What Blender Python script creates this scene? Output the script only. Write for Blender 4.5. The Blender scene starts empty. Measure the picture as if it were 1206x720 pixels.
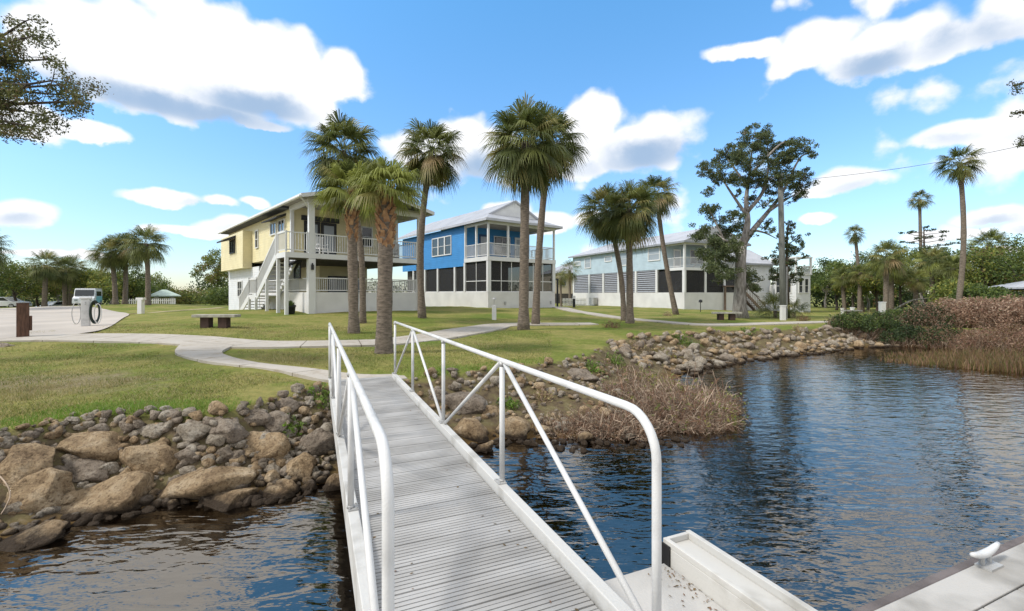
import bpy, bmesh, math, random
import numpy as np
from mathutils import Vector, Matrix, noise, Euler
R = math.radians
random.seed(7)
rng = np.random.default_rng(7)
scn = bpy.context.scene
COL = scn.collection

# ------------------------------------------------------------------ layout helpers
F, CX, HY, CH = 536.0, 603.0, 346.0, 1.6      # focal length, principal column, horizon row, eye height
ZW = -0.8                                      # water level

def at(px, py, d):
    return Vector(((px - CX) / F * d, d, CH + (HY - py) / F * d))

W_POLY = [(-120,-30),(-40,-6),(-14,1.0),(-8,2.8),(-5.6,3.7),(-4.68,4.16),(-4.43,4.5),(-4.27,4.84),(-3.81,5.06),(-2.92,5.17),
 (-2.04,5.38),(-1.41,6.15),(-.55,6.8),(-.04,7.0),(1.49,6.8),(2.44,7.0),(3.37,7.6),(4.1,8.9),(4.7,10.8),(5.1,12.6),(6.9,15),
 (10.6,17.4),(12.9,18.1),(15.7,20.1),(17.7,20.7),(18.8,19.5),(20.1,17.9),(24.2,16.3),(40,15),(120,20),(120,-90),(-120,-90)]
L_POLY = [(-120,-27),(-40,-4),(-14,2.6),(-8,4.4),(-5.9,5.0),(-5.6,5.9),(-4.54,6.04),(-3.8,6.0),(-3.5,6.9),(-3.2,7.9),(-2.2,8.6),
 (-1.07,9.1),(-.06,9.97),(.92,10.5),(1.9,11.6),(2.6,13),(3.2,14.8),(5.5,17.5),(9,19.6),(13,20.4),(15.5,22),(18,22.8),(20,21.5),
 (23,19.5),(40,17.5),(120,23),(120,-93),(-120,-93)]

def poly_dist(P, poly):
    A = np.array(poly, float); B = np.roll(A, -1, 0)
    best = np.full(len(P), 1e9)
    for a, b in zip(A, B):
        ab = b - a; t = np.clip(((P - a) @ ab) / (ab @ ab), 0, 1)
        best = np.minimum(best, np.hypot(*(P - a - t[:, None] * ab).T))
    return best

def poly_in(P, poly):
    A = np.array(poly, float); B = np.roll(A, -1, 0)
    ins = np.zeros(len(P), bool); x, y = P[:, 0], P[:, 1]
    for a, b in zip(A, B):
        c = (a[1] > y) != (b[1] > y)
        with np.errstate(divide='ignore', invalid='ignore'):
            xi = (b[0] - a[0]) * (y - a[1]) / (b[1] - a[1]) + a[0]
        ins ^= c & (x < xi)
    return ins

def ss(t): t = np.clip(t, 0, 1); return t * t * (3 - 2 * t)

def lawn_h(x, y):
    g = lambda cx, cy, sx, sy: np.exp(-(x - cx) ** 2 / (2 * sx * sx) - (y - cy) ** 2 / (2 * sy * sy))
    h = .62 * g(-13, 28, 9, 8) + .38 * g(1, 39, 10, 8) + .5 * g(-39, 48, 8, 5) + .16 * g(-14, 15, 7, 5)
    h = h - .13 * g(-2.75, 8.75, .8, .6)
    h = h - .5 * ss((x - 14) / 22) * ss((y - 24) / 22)
    h = h - .95 * ss((y - 53) / 9) * ss((-46 - x) / 5)
    h = h + .03 * np.sin(x * .55 + 1.3) * np.sin(y * .47)
    return h

def height(x, y):
    x = np.atleast_1d(np.asarray(x, float)); y = np.atleast_1d(np.asarray(y, float))
    P = np.stack([x, y], 1)
    near = (x > -130) & (x < 130) & (y > -100) & (y < 45)
    h = lawn_h(x, y)
    if near.any():
        Q = P[near]; dW = poly_dist(Q, W_POLY); dL = poly_dist(Q, L_POLY)
        iw = poly_in(Q, W_POLY); il = poly_in(Q, L_POLY)
        t = dW / (dW + dL + 1e-6)
        hb = ZW - .03 + (h[near] - ZW + .03) * ss(t * .5 + .0) / ss(.5) * (.55 + .45 * t)
        hb = np.where(t > .98, h[near], hb)
        hw = ZW - .03 - np.minimum(1.6, .42 * dW)
        v = np.where(iw, hw, np.where(il, hb, h[near]))
        h[near] = v
    return h

def gz(x, y): return float(height([x], [y])[0])

def ground(px, py):
    """the place on the ground that is seen at this point of the photograph"""
    if py <= HY + 3: py = HY + 3
    ds = np.concatenate([np.arange(3.0, 30, .05), np.arange(30, 260, .5)])
    xs = (px - CX) / F * ds; zs = CH - (py - HY) / F * ds
    hs = np.maximum(height(xs, ds), ZW)
    k = np.argmax(zs <= hs)
    if zs[k] > hs[k]: k = len(ds) - 1
    return Vector((xs[k], ds[k], hs[k]))

def plant(px, d):
    x = (px - CX) / F * d
    return Vector((x, d, gz(x, d)))

# ------------------------------------------------------------------ mesh builder
class MB:
    def __init__(s): s.V = []; s.Fc = []; s.M = []; s.smooth = False
    def add(s, V, Fs, m=0):
        o = len(s.V); s.V.extend(V)
        for f in Fs: s.Fc.append([i + o for i in f]); s.M.append(m)
    def box(s, x0, x1, y0, y1, z0, z1, m=0):
        s.add([(x0,y0,z0),(x1,y0,z0),(x1,y1,z0),(x0,y1,z0),(x0,y0,z1),(x1,y0,z1),(x1,y1,z1),(x0,y1,z1)],
              [(0,3,2,1),(4,5,6,7),(0,1,5,4),(1,2,6,5),(2,3,7,6),(3,0,4,7)], m); return s
    def hexa(s, lo, hi, m=0):
        s.add([tuple(p) for p in lo] + [tuple(p) for p in hi], [(0,3,2,1),(4,5,6,7),(0,1,5,4),(1,2,6,5),(2,3,7,6),(3,0,4,7)], m); return s
    def tube(s, pts, rad, n=8, m=0, cap=True):
        pts = [Vector(p) for p in pts]
        if not hasattr(rad, '__len__'): rad = [rad] * len(pts)
        V = []; ref = None
        for i, p in enumerate(pts):
            d = (pts[min(i+1, len(pts)-1)] - pts[max(i-1, 0)]).normalized()
            if ref is None:
                ref = d.cross(Vector((0,0,1)) if abs(d.z) < .9 else Vector((1,0,0))).normalized()
            a = (ref - d * ref.dot(d)).normalized(); b = d.cross(a).normalized(); ref = a
            for k in range(n):
                t = 2 * math.pi * k / n
                V.append(tuple(p + (a * math.cos(t) + b * math.sin(t)) * rad[i]))
        Fs = []
        for i in range(len(pts) - 1):
            for k in range(n):
                Fs.append((i*n+k, i*n+(k+1)%n, (i+1)*n+(k+1)%n, (i+1)*n+k))
        if cap: Fs.append(tuple(range(n-1, -1, -1))); Fs.append(tuple((len(pts)-1)*n + k for k in range(n)))
        s.add(V, Fs, m); return s
    def beam(s, p, q, w, h, m=0):
        p = Vector(p); q = Vector(q); d = (q - p).normalized()
        a = d.cross(Vector((0,0,1)))
        if a.length < 1e-3: a = Vector((1,0,0))
        a.normalize(); b = a.cross(d).normalized(); a *= w/2; b *= h/2
        s.hexa([p-a-b, p+a-b, q+a-b, q-a-b], [p-a+b, p+a+b, q+a+b, q-a+b], m); return s
    def poly(s, pts, m=0): s.add([tuple(p) for p in pts], [tuple(range(len(pts)))], m); return s
    def prism(s, pts, vec, m=0):
        pts = [Vector(p) for p in pts]; vec = Vector(vec); n = len(pts)
        s.add([tuple(p) for p in pts] + [tuple(p + vec) for p in pts],
              [tuple(range(n-1,-1,-1)), tuple(range(n, 2*n))] + [(i, (i+1)%n, n+(i+1)%n, n+i) for i in range(n)], m); return s
    def lathe(s, prof, n=16, c=(0,0,0), m=0):
        V = []; Fs = []
        for r, z in prof:
            for k in range(n):
                t = 2*math.pi*k/n; V.append((c[0]+r*math.cos(t), c[1]+r*math.sin(t), c[2]+z))
        for i in range(len(prof)-1):
            for k in range(n): Fs.append((i*n+k, i*n+(k+1)%n, (i+1)*n+(k+1)%n, (i+1)*n+k))
        Fs.append(tuple(range(n-1,-1,-1))); Fs.append(tuple((len(prof)-1)*n+k for k in range(n)))
        s.add(V, Fs, m); return s
    def quads(s, Q, mats):
        """Q: (n,k,3) array of faces with k corners"""
        n, k, _ = Q.shape; o = len(s.V)
        s.V.extend(map(tuple, Q.reshape(-1, 3)))
        s.Fc.extend((np.arange(n*k).reshape(n, k) + o).tolist()); s.M.extend(np.broadcast_to(mats, (n,)).tolist()); return s
    def build(s, name, mats, parent=None, smooth=False, bevel=0, tags=None, loc=None):
        me = bpy.data.meshes.new(name); me.from_pydata(s.V, [], s.Fc)
        if not isinstance(mats, (list, tuple)): mats = [mats]
        for m in mats: me.materials.append(m)
        if len(mats) > 1: me.polygons.foreach_set('material_index', np.array(s.M, dtype=np.int32))
        if smooth: me.polygons.foreach_set('use_smooth', np.ones(len(me.polygons), bool))
        me.update()
        o = bpy.data.objects.new(name, me); COL.objects.link(o)
        if parent: o.parent = parent
        if loc is not None: o.location = loc
        if bevel:
            b = o.modifiers.new('bevel', 'BEVEL'); b.width = bevel; b.segments = 2; b.limit_method = 'ANGLE'
        if tags: tag(o, *tags)
        return o

def tag(o, label=None, cat=None, group=None, kind=None):
    if label: o['label'] = label
    if cat: o['category'] = cat
    if group: o['group'] = group
    if kind: o['kind'] = kind
    return o

def thing(name, label, cat, loc=(0,0,0), rz=0, group=None):
    o = bpy.data.objects.new(name, None); COL.objects.link(o); o.empty_display_size = .2
    o.location = loc; o.rotation_euler = (0, 0, rz)
    return tag(o, label, cat, group)

def kids(o): return [c for c in bpy.data.objects if c.parent == o]
def dup(root, loc, rz=0, label=None, scale=1, tilt=0):
    """a copy of a thing with copies of its parts and sub-parts"""
    r = root.copy(); COL.objects.link(r); r.location = loc; r.rotation_euler = (0, tilt, rz)
    r.scale = scale if hasattr(scale, '__len__') else (scale,)*3
    if label: r['label'] = label
    for ch in kids(root):
        c = ch.copy(); COL.objects.link(c); c.parent = r
        for g in kids(ch):
            d = g.copy(); COL.objects.link(d); d.parent = c
    return r

# ------------------------------------------------------------------ materials
def mat(name, col, rough=.7, var=.15, scale=6, bump=0, bscale=40, metal=0, col2=None, detail=4, coords='Object', stretch=None, spec=.4, thr=(.35,.65)):
    m = bpy.data.materials.new(name); m.use_nodes = True
    N = m.node_tree.nodes; L = m.node_tree.links; b = N['Principled BSDF']
    b.inputs['Roughness'].default_value = rough; b.inputs['Metallic'].default_value = metal
    b.inputs['Specular IOR Level'].default_value = spec
    tc = N.new('ShaderNodeTexCoord'); src = tc.outputs[coords]
    if coords == 'World': pass
    if stretch:
        mp = N.new('ShaderNodeMapping'); mp.inputs['Scale'].default_value = stretch; L.new(src, mp.inputs[0]); src = mp.outputs[0]
    n = N.new('ShaderNodeTexNoise'); n.inputs['Scale'].default_value = scale; n.inputs['Detail'].default_value = detail
    L.new(src, n.inputs['Vector'])
    r = N.new('ShaderNodeValToRGB'); L.new(n.outputs['Fac'], r.inputs[0])
    c2 = col2 or tuple(min(1, c * (1 + var)) for c in col)
    c1 = col if col2 else tuple(c * (1 - var) for c in col)
    r.color_ramp.elements[0].position, r.color_ramp.elements[1].position = thr
    r.color_ramp.elements[0].color = (*c1, 1); r.color_ramp.elements[1].color = (*c2, 1)
    L.new(r.outputs[0], b.inputs['Base Color'])
    if bump:
        n2 = N.new('ShaderNodeTexNoise'); n2.inputs['Scale'].default_value = bscale; n2.inputs['Detail'].default_value = 6
        L.new(src, n2.inputs['Vector'])
        bp = N.new('ShaderNodeBump'); bp.inputs['Strength'].default_value = bump; bp.inputs['Distance'].default_value = .02
        L.new(n2.outputs['Fac'], bp.inputs['Height']); L.new(bp.outputs[0], b.inputs['Normal'])
    return m

def leafmat(name, col, trans=.35, rough=.55):
    m = bpy.data.materials.new(name); m.use_nodes = True
    N = m.node_tree.nodes; L = m.node_tree.links; b = N['Principled BSDF']; out = N['Material Output']
    b.inputs['Roughness'].default_value = rough; b.inputs['Specular IOR Level'].default_value = .35
    tc = N.new('ShaderNodeTexCoord'); n = N.new('ShaderNodeTexNoise'); n.inputs['Scale'].default_value = 1.7; n.inputs['Detail'].default_value = 3
    L.new(tc.outputs['Object'], n.inputs['Vector'])
    r = N.new('ShaderNodeValToRGB'); L.new(n.outputs['Fac'], r.inputs[0])
    r.color_ramp.elements[0].position = .3; r.color_ramp.elements[1].position = .7
    r.color_ramp.elements[0].color = (*[c * .75 for c in col], 1); r.color_ramp.elements[1].color = (*[c * 1.25 for c in col], 1)
    L.new(r.outputs[0], b.inputs['Base Color'])
    t = N.new('ShaderNodeBsdfTranslucent'); L.new(r.outputs[0], t.inputs['Color'])
    mx = N.new('ShaderNodeMixShader'); mx.inputs[0].default_value = trans
    L.new(b.outputs[0], mx.inputs[1]); L.new(t.outputs[0], mx.inputs[2]); L.new(mx.outputs[0], out.inputs['Surface'])
    return m

def siding(name, col, pitch=.16, rough=.6):
    """painted lap boards: a bump that repeats up the wall"""
    m = mat(name, col, rough, .06, 1.2); N = m.node_tree.nodes; L = m.node_tree.links; b = N['Principled BSDF']
    tc = N.new('ShaderNodeTexCoord'); sp = N.new('ShaderNodeSeparateXYZ'); L.new(tc.outputs['Object'], sp.inputs[0])
    d = N.new('ShaderNodeMath'); d.operation = 'DIVIDE'; d.inputs[1].default_value = pitch; L.new(sp.outputs['Z'], d.inputs[0])
    f = N.new('ShaderNodeMath'); f.operation = 'FRACT'; L.new(d.outputs[0], f.inputs[0])
    bp = N.new('ShaderNodeBump'); bp.inputs['Strength'].default_value = .8; bp.inputs['Distance'].default_value = .02; bp.invert = True
    L.new(f.outputs[0], bp.inputs['Height']); L.new(bp.outputs[0], b.inputs['Normal'])
    return m

def seamroof(name, col, axis='X', pitch=.4):
    m = mat(name, col, .55, .10, .8, spec=.35); N = m.node_tree.nodes; L = m.node_tree.links; b = N['Principled BSDF']
    tc = N.new('ShaderNodeTexCoord'); sp = N.new('ShaderNodeSeparateXYZ'); L.new(tc.outputs['Object'], sp.inputs[0])
    d = N.new('ShaderNodeMath'); d.operation = 'DIVIDE'; d.inputs[1].default_value = pitch; L.new(sp.outputs[axis], d.inputs[0])
    f = N.new('ShaderNodeMath'); f.operation = 'FRACT'; L.new(d.outputs[0], f.inputs[0])
    g = N.new('ShaderNodeMath'); g.operation = 'LESS_THAN'; g.inputs[1].default_value = .12; L.new(f.outputs[0], g.inputs[0])
    bp = N.new('ShaderNodeBump'); bp.inputs['Strength'].default_value = 1; bp.inputs['Distance'].default_value = .03
    L.new(g.outputs[0], bp.inputs['Height']); L.new(bp.outputs[0], b.inputs['Normal'])
    return m

def glass(name, col=(.03,.035,.04), rough=.05):
    m = bpy.data.materials.new(name); m.use_nodes = True; b = m.node_tree.nodes['Principled BSDF']
    b.inputs['Base Color'].default_value = (*col, 1); b.inputs['Roughness'].default_value = rough; b.inputs['Specular IOR Level'].default_value = .6
    return m

def screenmat(name):
    """insect mesh: mostly dark thread, partly see-through"""
    m = bpy.data.materials.new(name); m.use_nodes = True; N = m.node_tree.nodes; L = m.node_tree.links
    b = N['Principled BSDF']; b.inputs['Base Color'].default_value = (.025,.024,.024,1); b.inputs['Roughness'].default_value = .8
    t = N.new('ShaderNodeBsdfTransparent'); mx = N.new('ShaderNodeMixShader'); mx.inputs[0].default_value = .35
    L.new(b.outputs[0], mx.inputs[1]); L.new(t.outputs[0], mx.inputs[2]); L.new(mx.outputs[0], N['Material Output'].inputs['Surface'])
    return m

def rockmat(name, c1, c2, c3):
    m = bpy.data.materials.new(name); m.use_nodes = True; N = m.node_tree.nodes; L = m.node_tree.links; b = N['Principled BSDF']
    tc = N.new('ShaderNodeTexCoord'); geo = N.new('ShaderNodeNewGeometry')
    def nz(s, d, src=None):
        n = N.new('ShaderNodeTexNoise'); n.inputs['Scale'].default_value = s; n.inputs['Detail'].default_value = d; n.inputs['Roughness'].default_value = .65
        L.new(src or geo.outputs['Position'], n.inputs['Vector']); return n.outputs['Fac']
    r = N.new('ShaderNodeValToRGB'); L.new(nz(3.2, 8), r.inputs[0])
    e = r.color_ramp.elements; e[0].position = .33; e[0].color = (*c1,1); e[1].position = .68; e[1].color = (*c3,1)
    k = e.new(.5); k.color = (*c2,1)
    # speckle of lichen and pits
    r2 = N.new('ShaderNodeValToRGB'); L.new(nz(26, 5), r2.inputs[0]); r2.color_ramp.elements[0].position = .36; r2.color_ramp.elements[1].position = .5
    r2.color_ramp.elements[0].color = (.38,.35,.32,1); r2.color_ramp.elements[1].color = (1,1,1,1)
    mu = N.new('ShaderNodeMix'); mu.data_type = 'RGBA'; mu.blend_type = 'MULTIPLY'; mu.inputs[0].default_value = .8
    L.new(r.outputs[0], mu.inputs[6]); L.new(r2.outputs[0], mu.inputs[7])
    # wet, algae-dark band just above the water line
    sp = N.new('ShaderNodeSeparateXYZ'); L.new(geo.outputs['Position'], sp.inputs[0])
    a = N.new('ShaderNodeMath'); a.operation = 'MULTIPLY_ADD'; L.new(nz(7, 3), a.inputs[0]); a.inputs[1].default_value = -.16; L.new(sp.outputs['Z'], a.inputs[2])
    mr = N.new('ShaderNodeMapRange'); L.new(a.outputs[0], mr.inputs[0]); mr.inputs[1].default_value = ZW - .03; mr.inputs[2].default_value = ZW + .06
    mw = N.new('ShaderNodeMix'); mw.data_type = 'RGBA'; L.new(mr.outputs[0], mw.inputs[0]); mw.inputs[6].default_value = (.055,.038,.024,1); L.new(mu.outputs[2], mw.inputs[7])
    L.new(mw.outputs[2], b.inputs['Base Color'])
    b.inputs['Roughness'].default_value = .85; b.inputs['Specular IOR Level'].default_value = .25
    ad = N.new('ShaderNodeMath'); ad.operation = 'MULTIPLY_ADD'; L.new(nz(9, 8), ad.inputs[0]); ad.inputs[1].default_value = 2.2; L.new(nz(45, 4), ad.inputs[2])
    bp = N.new('ShaderNodeBump'); bp.inputs['Strength'].default_value = 1; bp.inputs['Distance'].default_value = .055
    L.new(ad.outputs[0], bp.inputs['Height']); L.new(bp.outputs[0], b.inputs['Normal'])
    return m

M = {}
M['white'] = mat('white_paint', (.66,.655,.64), .45, .04, 1.5)
M['whitealu'] = mat('white_powder_coat', (.50,.495,.48), .38, .03, 5, .12, 120, spec=.5, col2=(.64,.635,.62), detail=8, thr=(.3,.5))
M['weld'] = mat('weld_grey', (.36,.355,.345), .5, .2, 20, .3, 80, metal=.3)
M['trim'] = mat('white_trim', (.68,.675,.66), .5, .05, 2)
M['stucco'] = mat('white_stucco', (.64,.625,.60), .75, .07, .9, .25, 60)
M['yellow'] = siding('yellow_siding', (.68,.60,.36))
M['blue'] = siding('blue_siding', (.045,.23,.52))
M['greyblue'] = siding('pale_blue_siding', (.42,.52,.57))
M['whitesiding'] = siding('white_siding', (.66,.67,.68))
M['beige'] = siding('beige_siding', (.55,.47,.34))
M['roof'] = seamroof('metal_roof_grey', (.37,.38,.405), 'Y')
M['roofw'] = seamroof('metal_roof_pale', (.42,.425,.45), 'Y')
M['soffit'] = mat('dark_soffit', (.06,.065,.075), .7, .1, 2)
M['awning'] = mat('black_awning', (.03,.03,.035), .7, .15, 3)
M['black'] = mat('black_metal', (.02,.02,.022), .45, .1, 5)
M['glass'] = glass('window_glass')
M['glass2'] = glass('pale_window_glass', (.30,.33,.36), .15)
M['screen'] = screenmat('insect_screen')
M['louvre'] = mat('grey_louvre', (.27,.28,.30), .6, .1, 4)
M['ceil'] = mat('porch_ceiling', (.28,.26,.23), .8, .12, 2)
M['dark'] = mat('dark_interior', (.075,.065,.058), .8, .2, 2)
M['wood'] = mat('weathered_post_wood', (.10,.052,.034), .8, .3, 5, .4, 30, stretch=(6,6,1))
M['conc'] = mat('path_concrete', (.42,.38,.325), .85, .12, .8, .2, 30)
M['bench'] = mat('bench_concrete', (.36,.34,.29), .85, .25, 5, .4, 40)
M['benchleg'] = mat('bench_leg_dark', (.06,.035,.028), .85, .2, 6, .3, 40)
M['trunk'] = mat('palm_trunk_bark', (.10,.08,.062), .9, .3, 2.5, .9, 9, col2=(.225,.18,.14), stretch=(3,3,9))
M['boot'] = mat('palm_boots', (.22,.11,.055), .85, .35, 7, .4, 30, col2=(.42,.25,.13))
M['bark'] = mat('grey_bark', (.15,.13,.115), .9, .3, 2.0, .9, 12, col2=(.36,.33,.30), stretch=(5,5,1.2))
M['bark2'] = mat('brown_bark', (.07,.055,.042), .9, .3, 3, .7, 14, stretch=(4,4,1))
M['twig'] = mat('dry_twig', (.17,.12,.085), .9, .3, 9)
M['twig2'] = mat('pale_dry_twig', (.38,.29,.21), .9, .3, 9)
M['twig3'] = mat('russet_dry_twig', (.19,.105,.065), .9, .3, 9)
M['pole'] = mat('utility_pole_wood', (.16,.165,.15), .9, .2, 4, .4, 20, stretch=(5,5,.6))
M['rubber'] = mat('black_rubber', (.015,.015,.016), .7, .2, 5)
M['hose'] = mat('dark_green_hose', (.02,.035,.03), .5, .2, 5)
M['carwhite'] = mat('white_car_paint', (.75,.76,.78), .15, .02, 2, spec=.6)
M['teal'] = mat('teal_paint', (.19,.45,.50), .35, .06, 2)
M['deckpanel'] = mat('dock_deck_panel', (.27,.255,.23), .75, .10, 2.6, .22, 90, col2=(.45,.43,.40), detail=12, thr=(.30,.56))
M['rub'] = mat('dock_rub_strip', (.13,.11,.105), .8, .25, 6, .3, 40)
M['alu'] = mat('grey_aluminium', (.42,.415,.40), .45, .14, 5, .15, 60, metal=.25)
for n, c in dict(pg1=(0.092,0.115,0.034), pg2=(0.160,0.177,0.051), pg3=(0.276,0.251,0.089), pb=(0.324,0.236,0.121), pbr=(0.270,0.297,0.068), dead=(0.230,0.155,0.088),
                 g1=(0.038,0.061,0.022), g2=(0.082,0.121,0.032), g3=(0.157,0.202,0.049), gy=(0.276,0.276,0.056), gb=(0.233,0.155,0.070), cy1=(0.074,0.101,0.043), cy2=(0.132,0.157,0.061),
                 oak1=(0.065,0.082,0.029), oak2=(0.121,0.126,0.041), oak3=(0.162,0.115,0.054), pk1=(0.358,0.241,0.162), pk2=(0.253,0.149,0.098), pk3=(0.470,0.347,0.246),
                 rd1=(0.184,0.127,0.057), rd2=(0.120,0.120,0.036), gr1=(0.128,0.169,0.030), gr2=(0.270,0.250,0.081), gr3=(0.405,0.338,0.162), gr4=(0.162,0.270,0.034)).items():
    M[n] = leafmat('leaf_' + {'pg1':'palm_dark','pg2':'palm_mid','pg3':'palm_light','pb':'palm_straw','pbr':'palm_bright'}.get(n, n), c)
M['rock'] = rockmat('tan_limestone', (.20,.132,.073), (.44,.315,.185), (.63,.50,.34))
M['rockp'] = rockmat('pale_limestone', (.24,.195,.145), (.42,.36,.28), (.58,.53,.45))
M['rockg'] = rockmat('grey_brown_limestone', (.17,.135,.10), (.32,.26,.20), (.47,.40,.32))
# ------------------------------------------------------------------ ground, water, paths, road
def axis(segs):
    out = []
    for a, b, st in segs:
        n = max(1, int(round((b - a) / st))); out += [a + (b - a) * i / n for i in range(n)]
    return out + [segs[-1][1]]
def terrain():
    xs = axis([(-2500,-300,220),(-300,-70,15),(-70,-20,1.6),(-20,-8,.6),(-8,6,.14),(6,22,.3),(22,70,1.6),(70,300,15),(300,2500,220)])
    ys = axis([(-400,-90,60),(-90,-6,7),(-6,3,.8),(3,13,.14),(13,25,.25),(25,70,.9),(70,140,4),(140,400,20),(400,2500,210)])
    X, Y = np.meshgrid(xs, ys); h = height(X.ravel(), Y.ravel())
    x, y = X.ravel(), Y.ravel()
    rip = np.array([noise.noise((a*.9, b*.9, 0)) * .035 + noise.noise((a*3.1, b*3.1, 4)) * .012 if (-70 < a < 70 and 2 < b < 70) else 0 for a, b in zip(x, y)])
    far = np.hypot(x, y)
    h = h + rip
    nx = len(xs); n = len(ys)
    idx = np.arange(nx * n).reshape(n, nx)
    Fs = np.stack([idx[:-1,:-1], idx[:-1,1:], idx[1:,1:], idx[1:,:-1]], -1).reshape(-1, 4)
    me = bpy.data.meshes.new('ground'); me.from_pydata(np.stack([x, y, h], 1).tolist(), [], Fs.tolist())
    me.polygons.foreach_set('use_smooth', np.ones(len(me.polygons), bool))
    # bank mask (soil and stones between lawn and water) as data for the material
    P = np.stack([x, y], 1); il = poly_in(P, L_POLY); dL = poly_dist(P, L_POLY)
    b = np.clip(np.where(il, dL, -dL) / .5 + .4, 0, 1)
    at_ = me.attributes.new('bank', 'FLOAT', 'POINT'); at_.data.foreach_set('value', b.astype(np.float32))
    o = bpy.data.objects.new('ground', me); COL.objects.link(o); tag(o, 'mown lawn sloping down to a stony bank', 'ground', kind='structure')
    m = bpy.data.materials.new('lawn'); m.use_nodes = True; N = m.node_tree.nodes; L = m.node_tree.links; bs = N['Principled BSDF']
    geo = N.new('ShaderNodeNewGeometry')
    def nz(s, d, ro=.6):
        k = N.new('ShaderNodeTexNoise'); k.inputs['Scale'].default_value = s; k.inputs['Detail'].default_value = d; k.inputs['Roughness'].default_value = ro
        L.new(geo.outputs['Position'], k.inputs['Vector']); return k.outputs['Fac']
    def ramp(src, els):
        r = N.new('ShaderNodeValToRGB'); L.new(src, r.inputs[0]); e = r.color_ramp.elements
        e[0].position, e[0].color = els[0][0], (*els[0][1], 1); e[1].position, e[1].color = els[-1][0], (*els[-1][1], 1)
        for p, c in els[1:-1]: k = e.new(p); k.color = (*c, 1)
        return r.outputs[0]
    def mix(f, a, b, t='MIX'):
        k = N.new('ShaderNodeMix'); k.data_type = 'RGBA'; k.blend_type = t
        if isinstance(f, float): k.inputs[0].default_value = f
        else: L.new(f, k.inputs[0])
        L.new(a, k.inputs[6]); L.new(b, k.inputs[7]); return k.outputs[2]
    big = ramp(nz(.33, 6, .65), [(.34, (.12,.17,.032)), (.46, (.175,.20,.048)), (.57, (.275,.25,.09)), (.68, (.155,.195,.04))])
    fine = ramp(nz(9, 8, .75), [(.3, (.55,.58,.5)), (.7, (1.3,1.25,1.2))])
    lawn = mix(1.0, big, fine, 'MULTIPLY')
    # worn, leaf-strewn patch on the left lawn
    dv_ = N.new('ShaderNodeVectorMath'); dv_.operation = 'SUBTRACT'; L.new(geo.outputs['Position'], dv_.inputs[0]); dv_.inputs[1].default_value = (-8.2,7.8,0)
    sc_ = N.new('ShaderNodeVectorMath'); sc_.operation = 'MULTIPLY'; L.new(dv_.outputs[0], sc_.inputs[0]); sc_.inputs[1].default_value = (.42,.85,0)
    ln_ = N.new('ShaderNodeVectorMath'); ln_.operation = 'LENGTH'; L.new(sc_.outputs[0], ln_.inputs[0])
    pm = N.new('ShaderNodeMath'); pm.operation = 'MULTIPLY_ADD'; L.new(nz(3, 5), pm.inputs[0]); pm.inputs[1].default_value = 1.6; L.new(ln_.outputs['Value'], pm.inputs[2])
    pr = N.new('ShaderNodeMapRange'); L.new(pm.outputs[0], pr.inputs[0]); pr.inputs[1].default_value = 1.2; pr.inputs[2].default_value = 1.9; pr.inputs[3].default_value = .75; pr.inputs[4].default_value = 0
    lawn = mix(pr.outputs[0], lawn, ramp(nz(14, 8, .8), [(.35, (.12,.085,.05)), (.65, (.36,.29,.21))]))
    soil = ramp(nz(5, 8, .7), [(.32, (.06,.045,.03)), (.46, (.13,.098,.06)), (.56, (.145,.122,.058)), (.75, (.27,.22,.15))])
    sp = N.new('ShaderNodeSeparateXYZ'); L.new(geo.outputs['Position'], sp.inputs[0])
    wet = N.new('ShaderNodeMapRange'); L.new(sp.outputs['Z'], wet.inputs[0]); wet.inputs[1].default_value = ZW - .02; wet.inputs[2].default_value = ZW + .12
    bed = ramp(nz(2.5, 6), [(.4, (.09,.05,.016)), (.65, (.20,.115,.04))])
    soil2 = mix(wet.outputs[0], bed, soil)
    a = N.new('ShaderNodeAttribute'); a.attribute_name = 'bank'
    ad = N.new('ShaderNodeMath'); ad.operation = 'MULTIPLY_ADD'; L.new(nz(4, 5), ad.inputs[0]); ad.inputs[1].default_value = .9; L.new(a.outputs['Fac'], ad.inputs[2])
    mr = N.new('ShaderNodeMapRange'); L.new(ad.outputs[0], mr.inputs[0]); mr.inputs[1].default_value = .75; mr.inputs[2].default_value = 1.05
    L.new(mix(mr.outputs[0], lawn, soil2), bs.inputs['Base Color'])
    bs.inputs['Roughness'].default_value = .95; bs.inputs['Specular IOR Level'].default_value = .1
    bp = N.new('ShaderNodeBump'); bp.inputs['Strength'].default_value = .7; bp.inputs['Distance'].default_value = .04
    L.new(nz(22, 6, .8), bp.inputs['Height']); L.new(bp.outputs[0], bs.inputs['Normal'])
    me.materials.append(m)
terrain()

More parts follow.
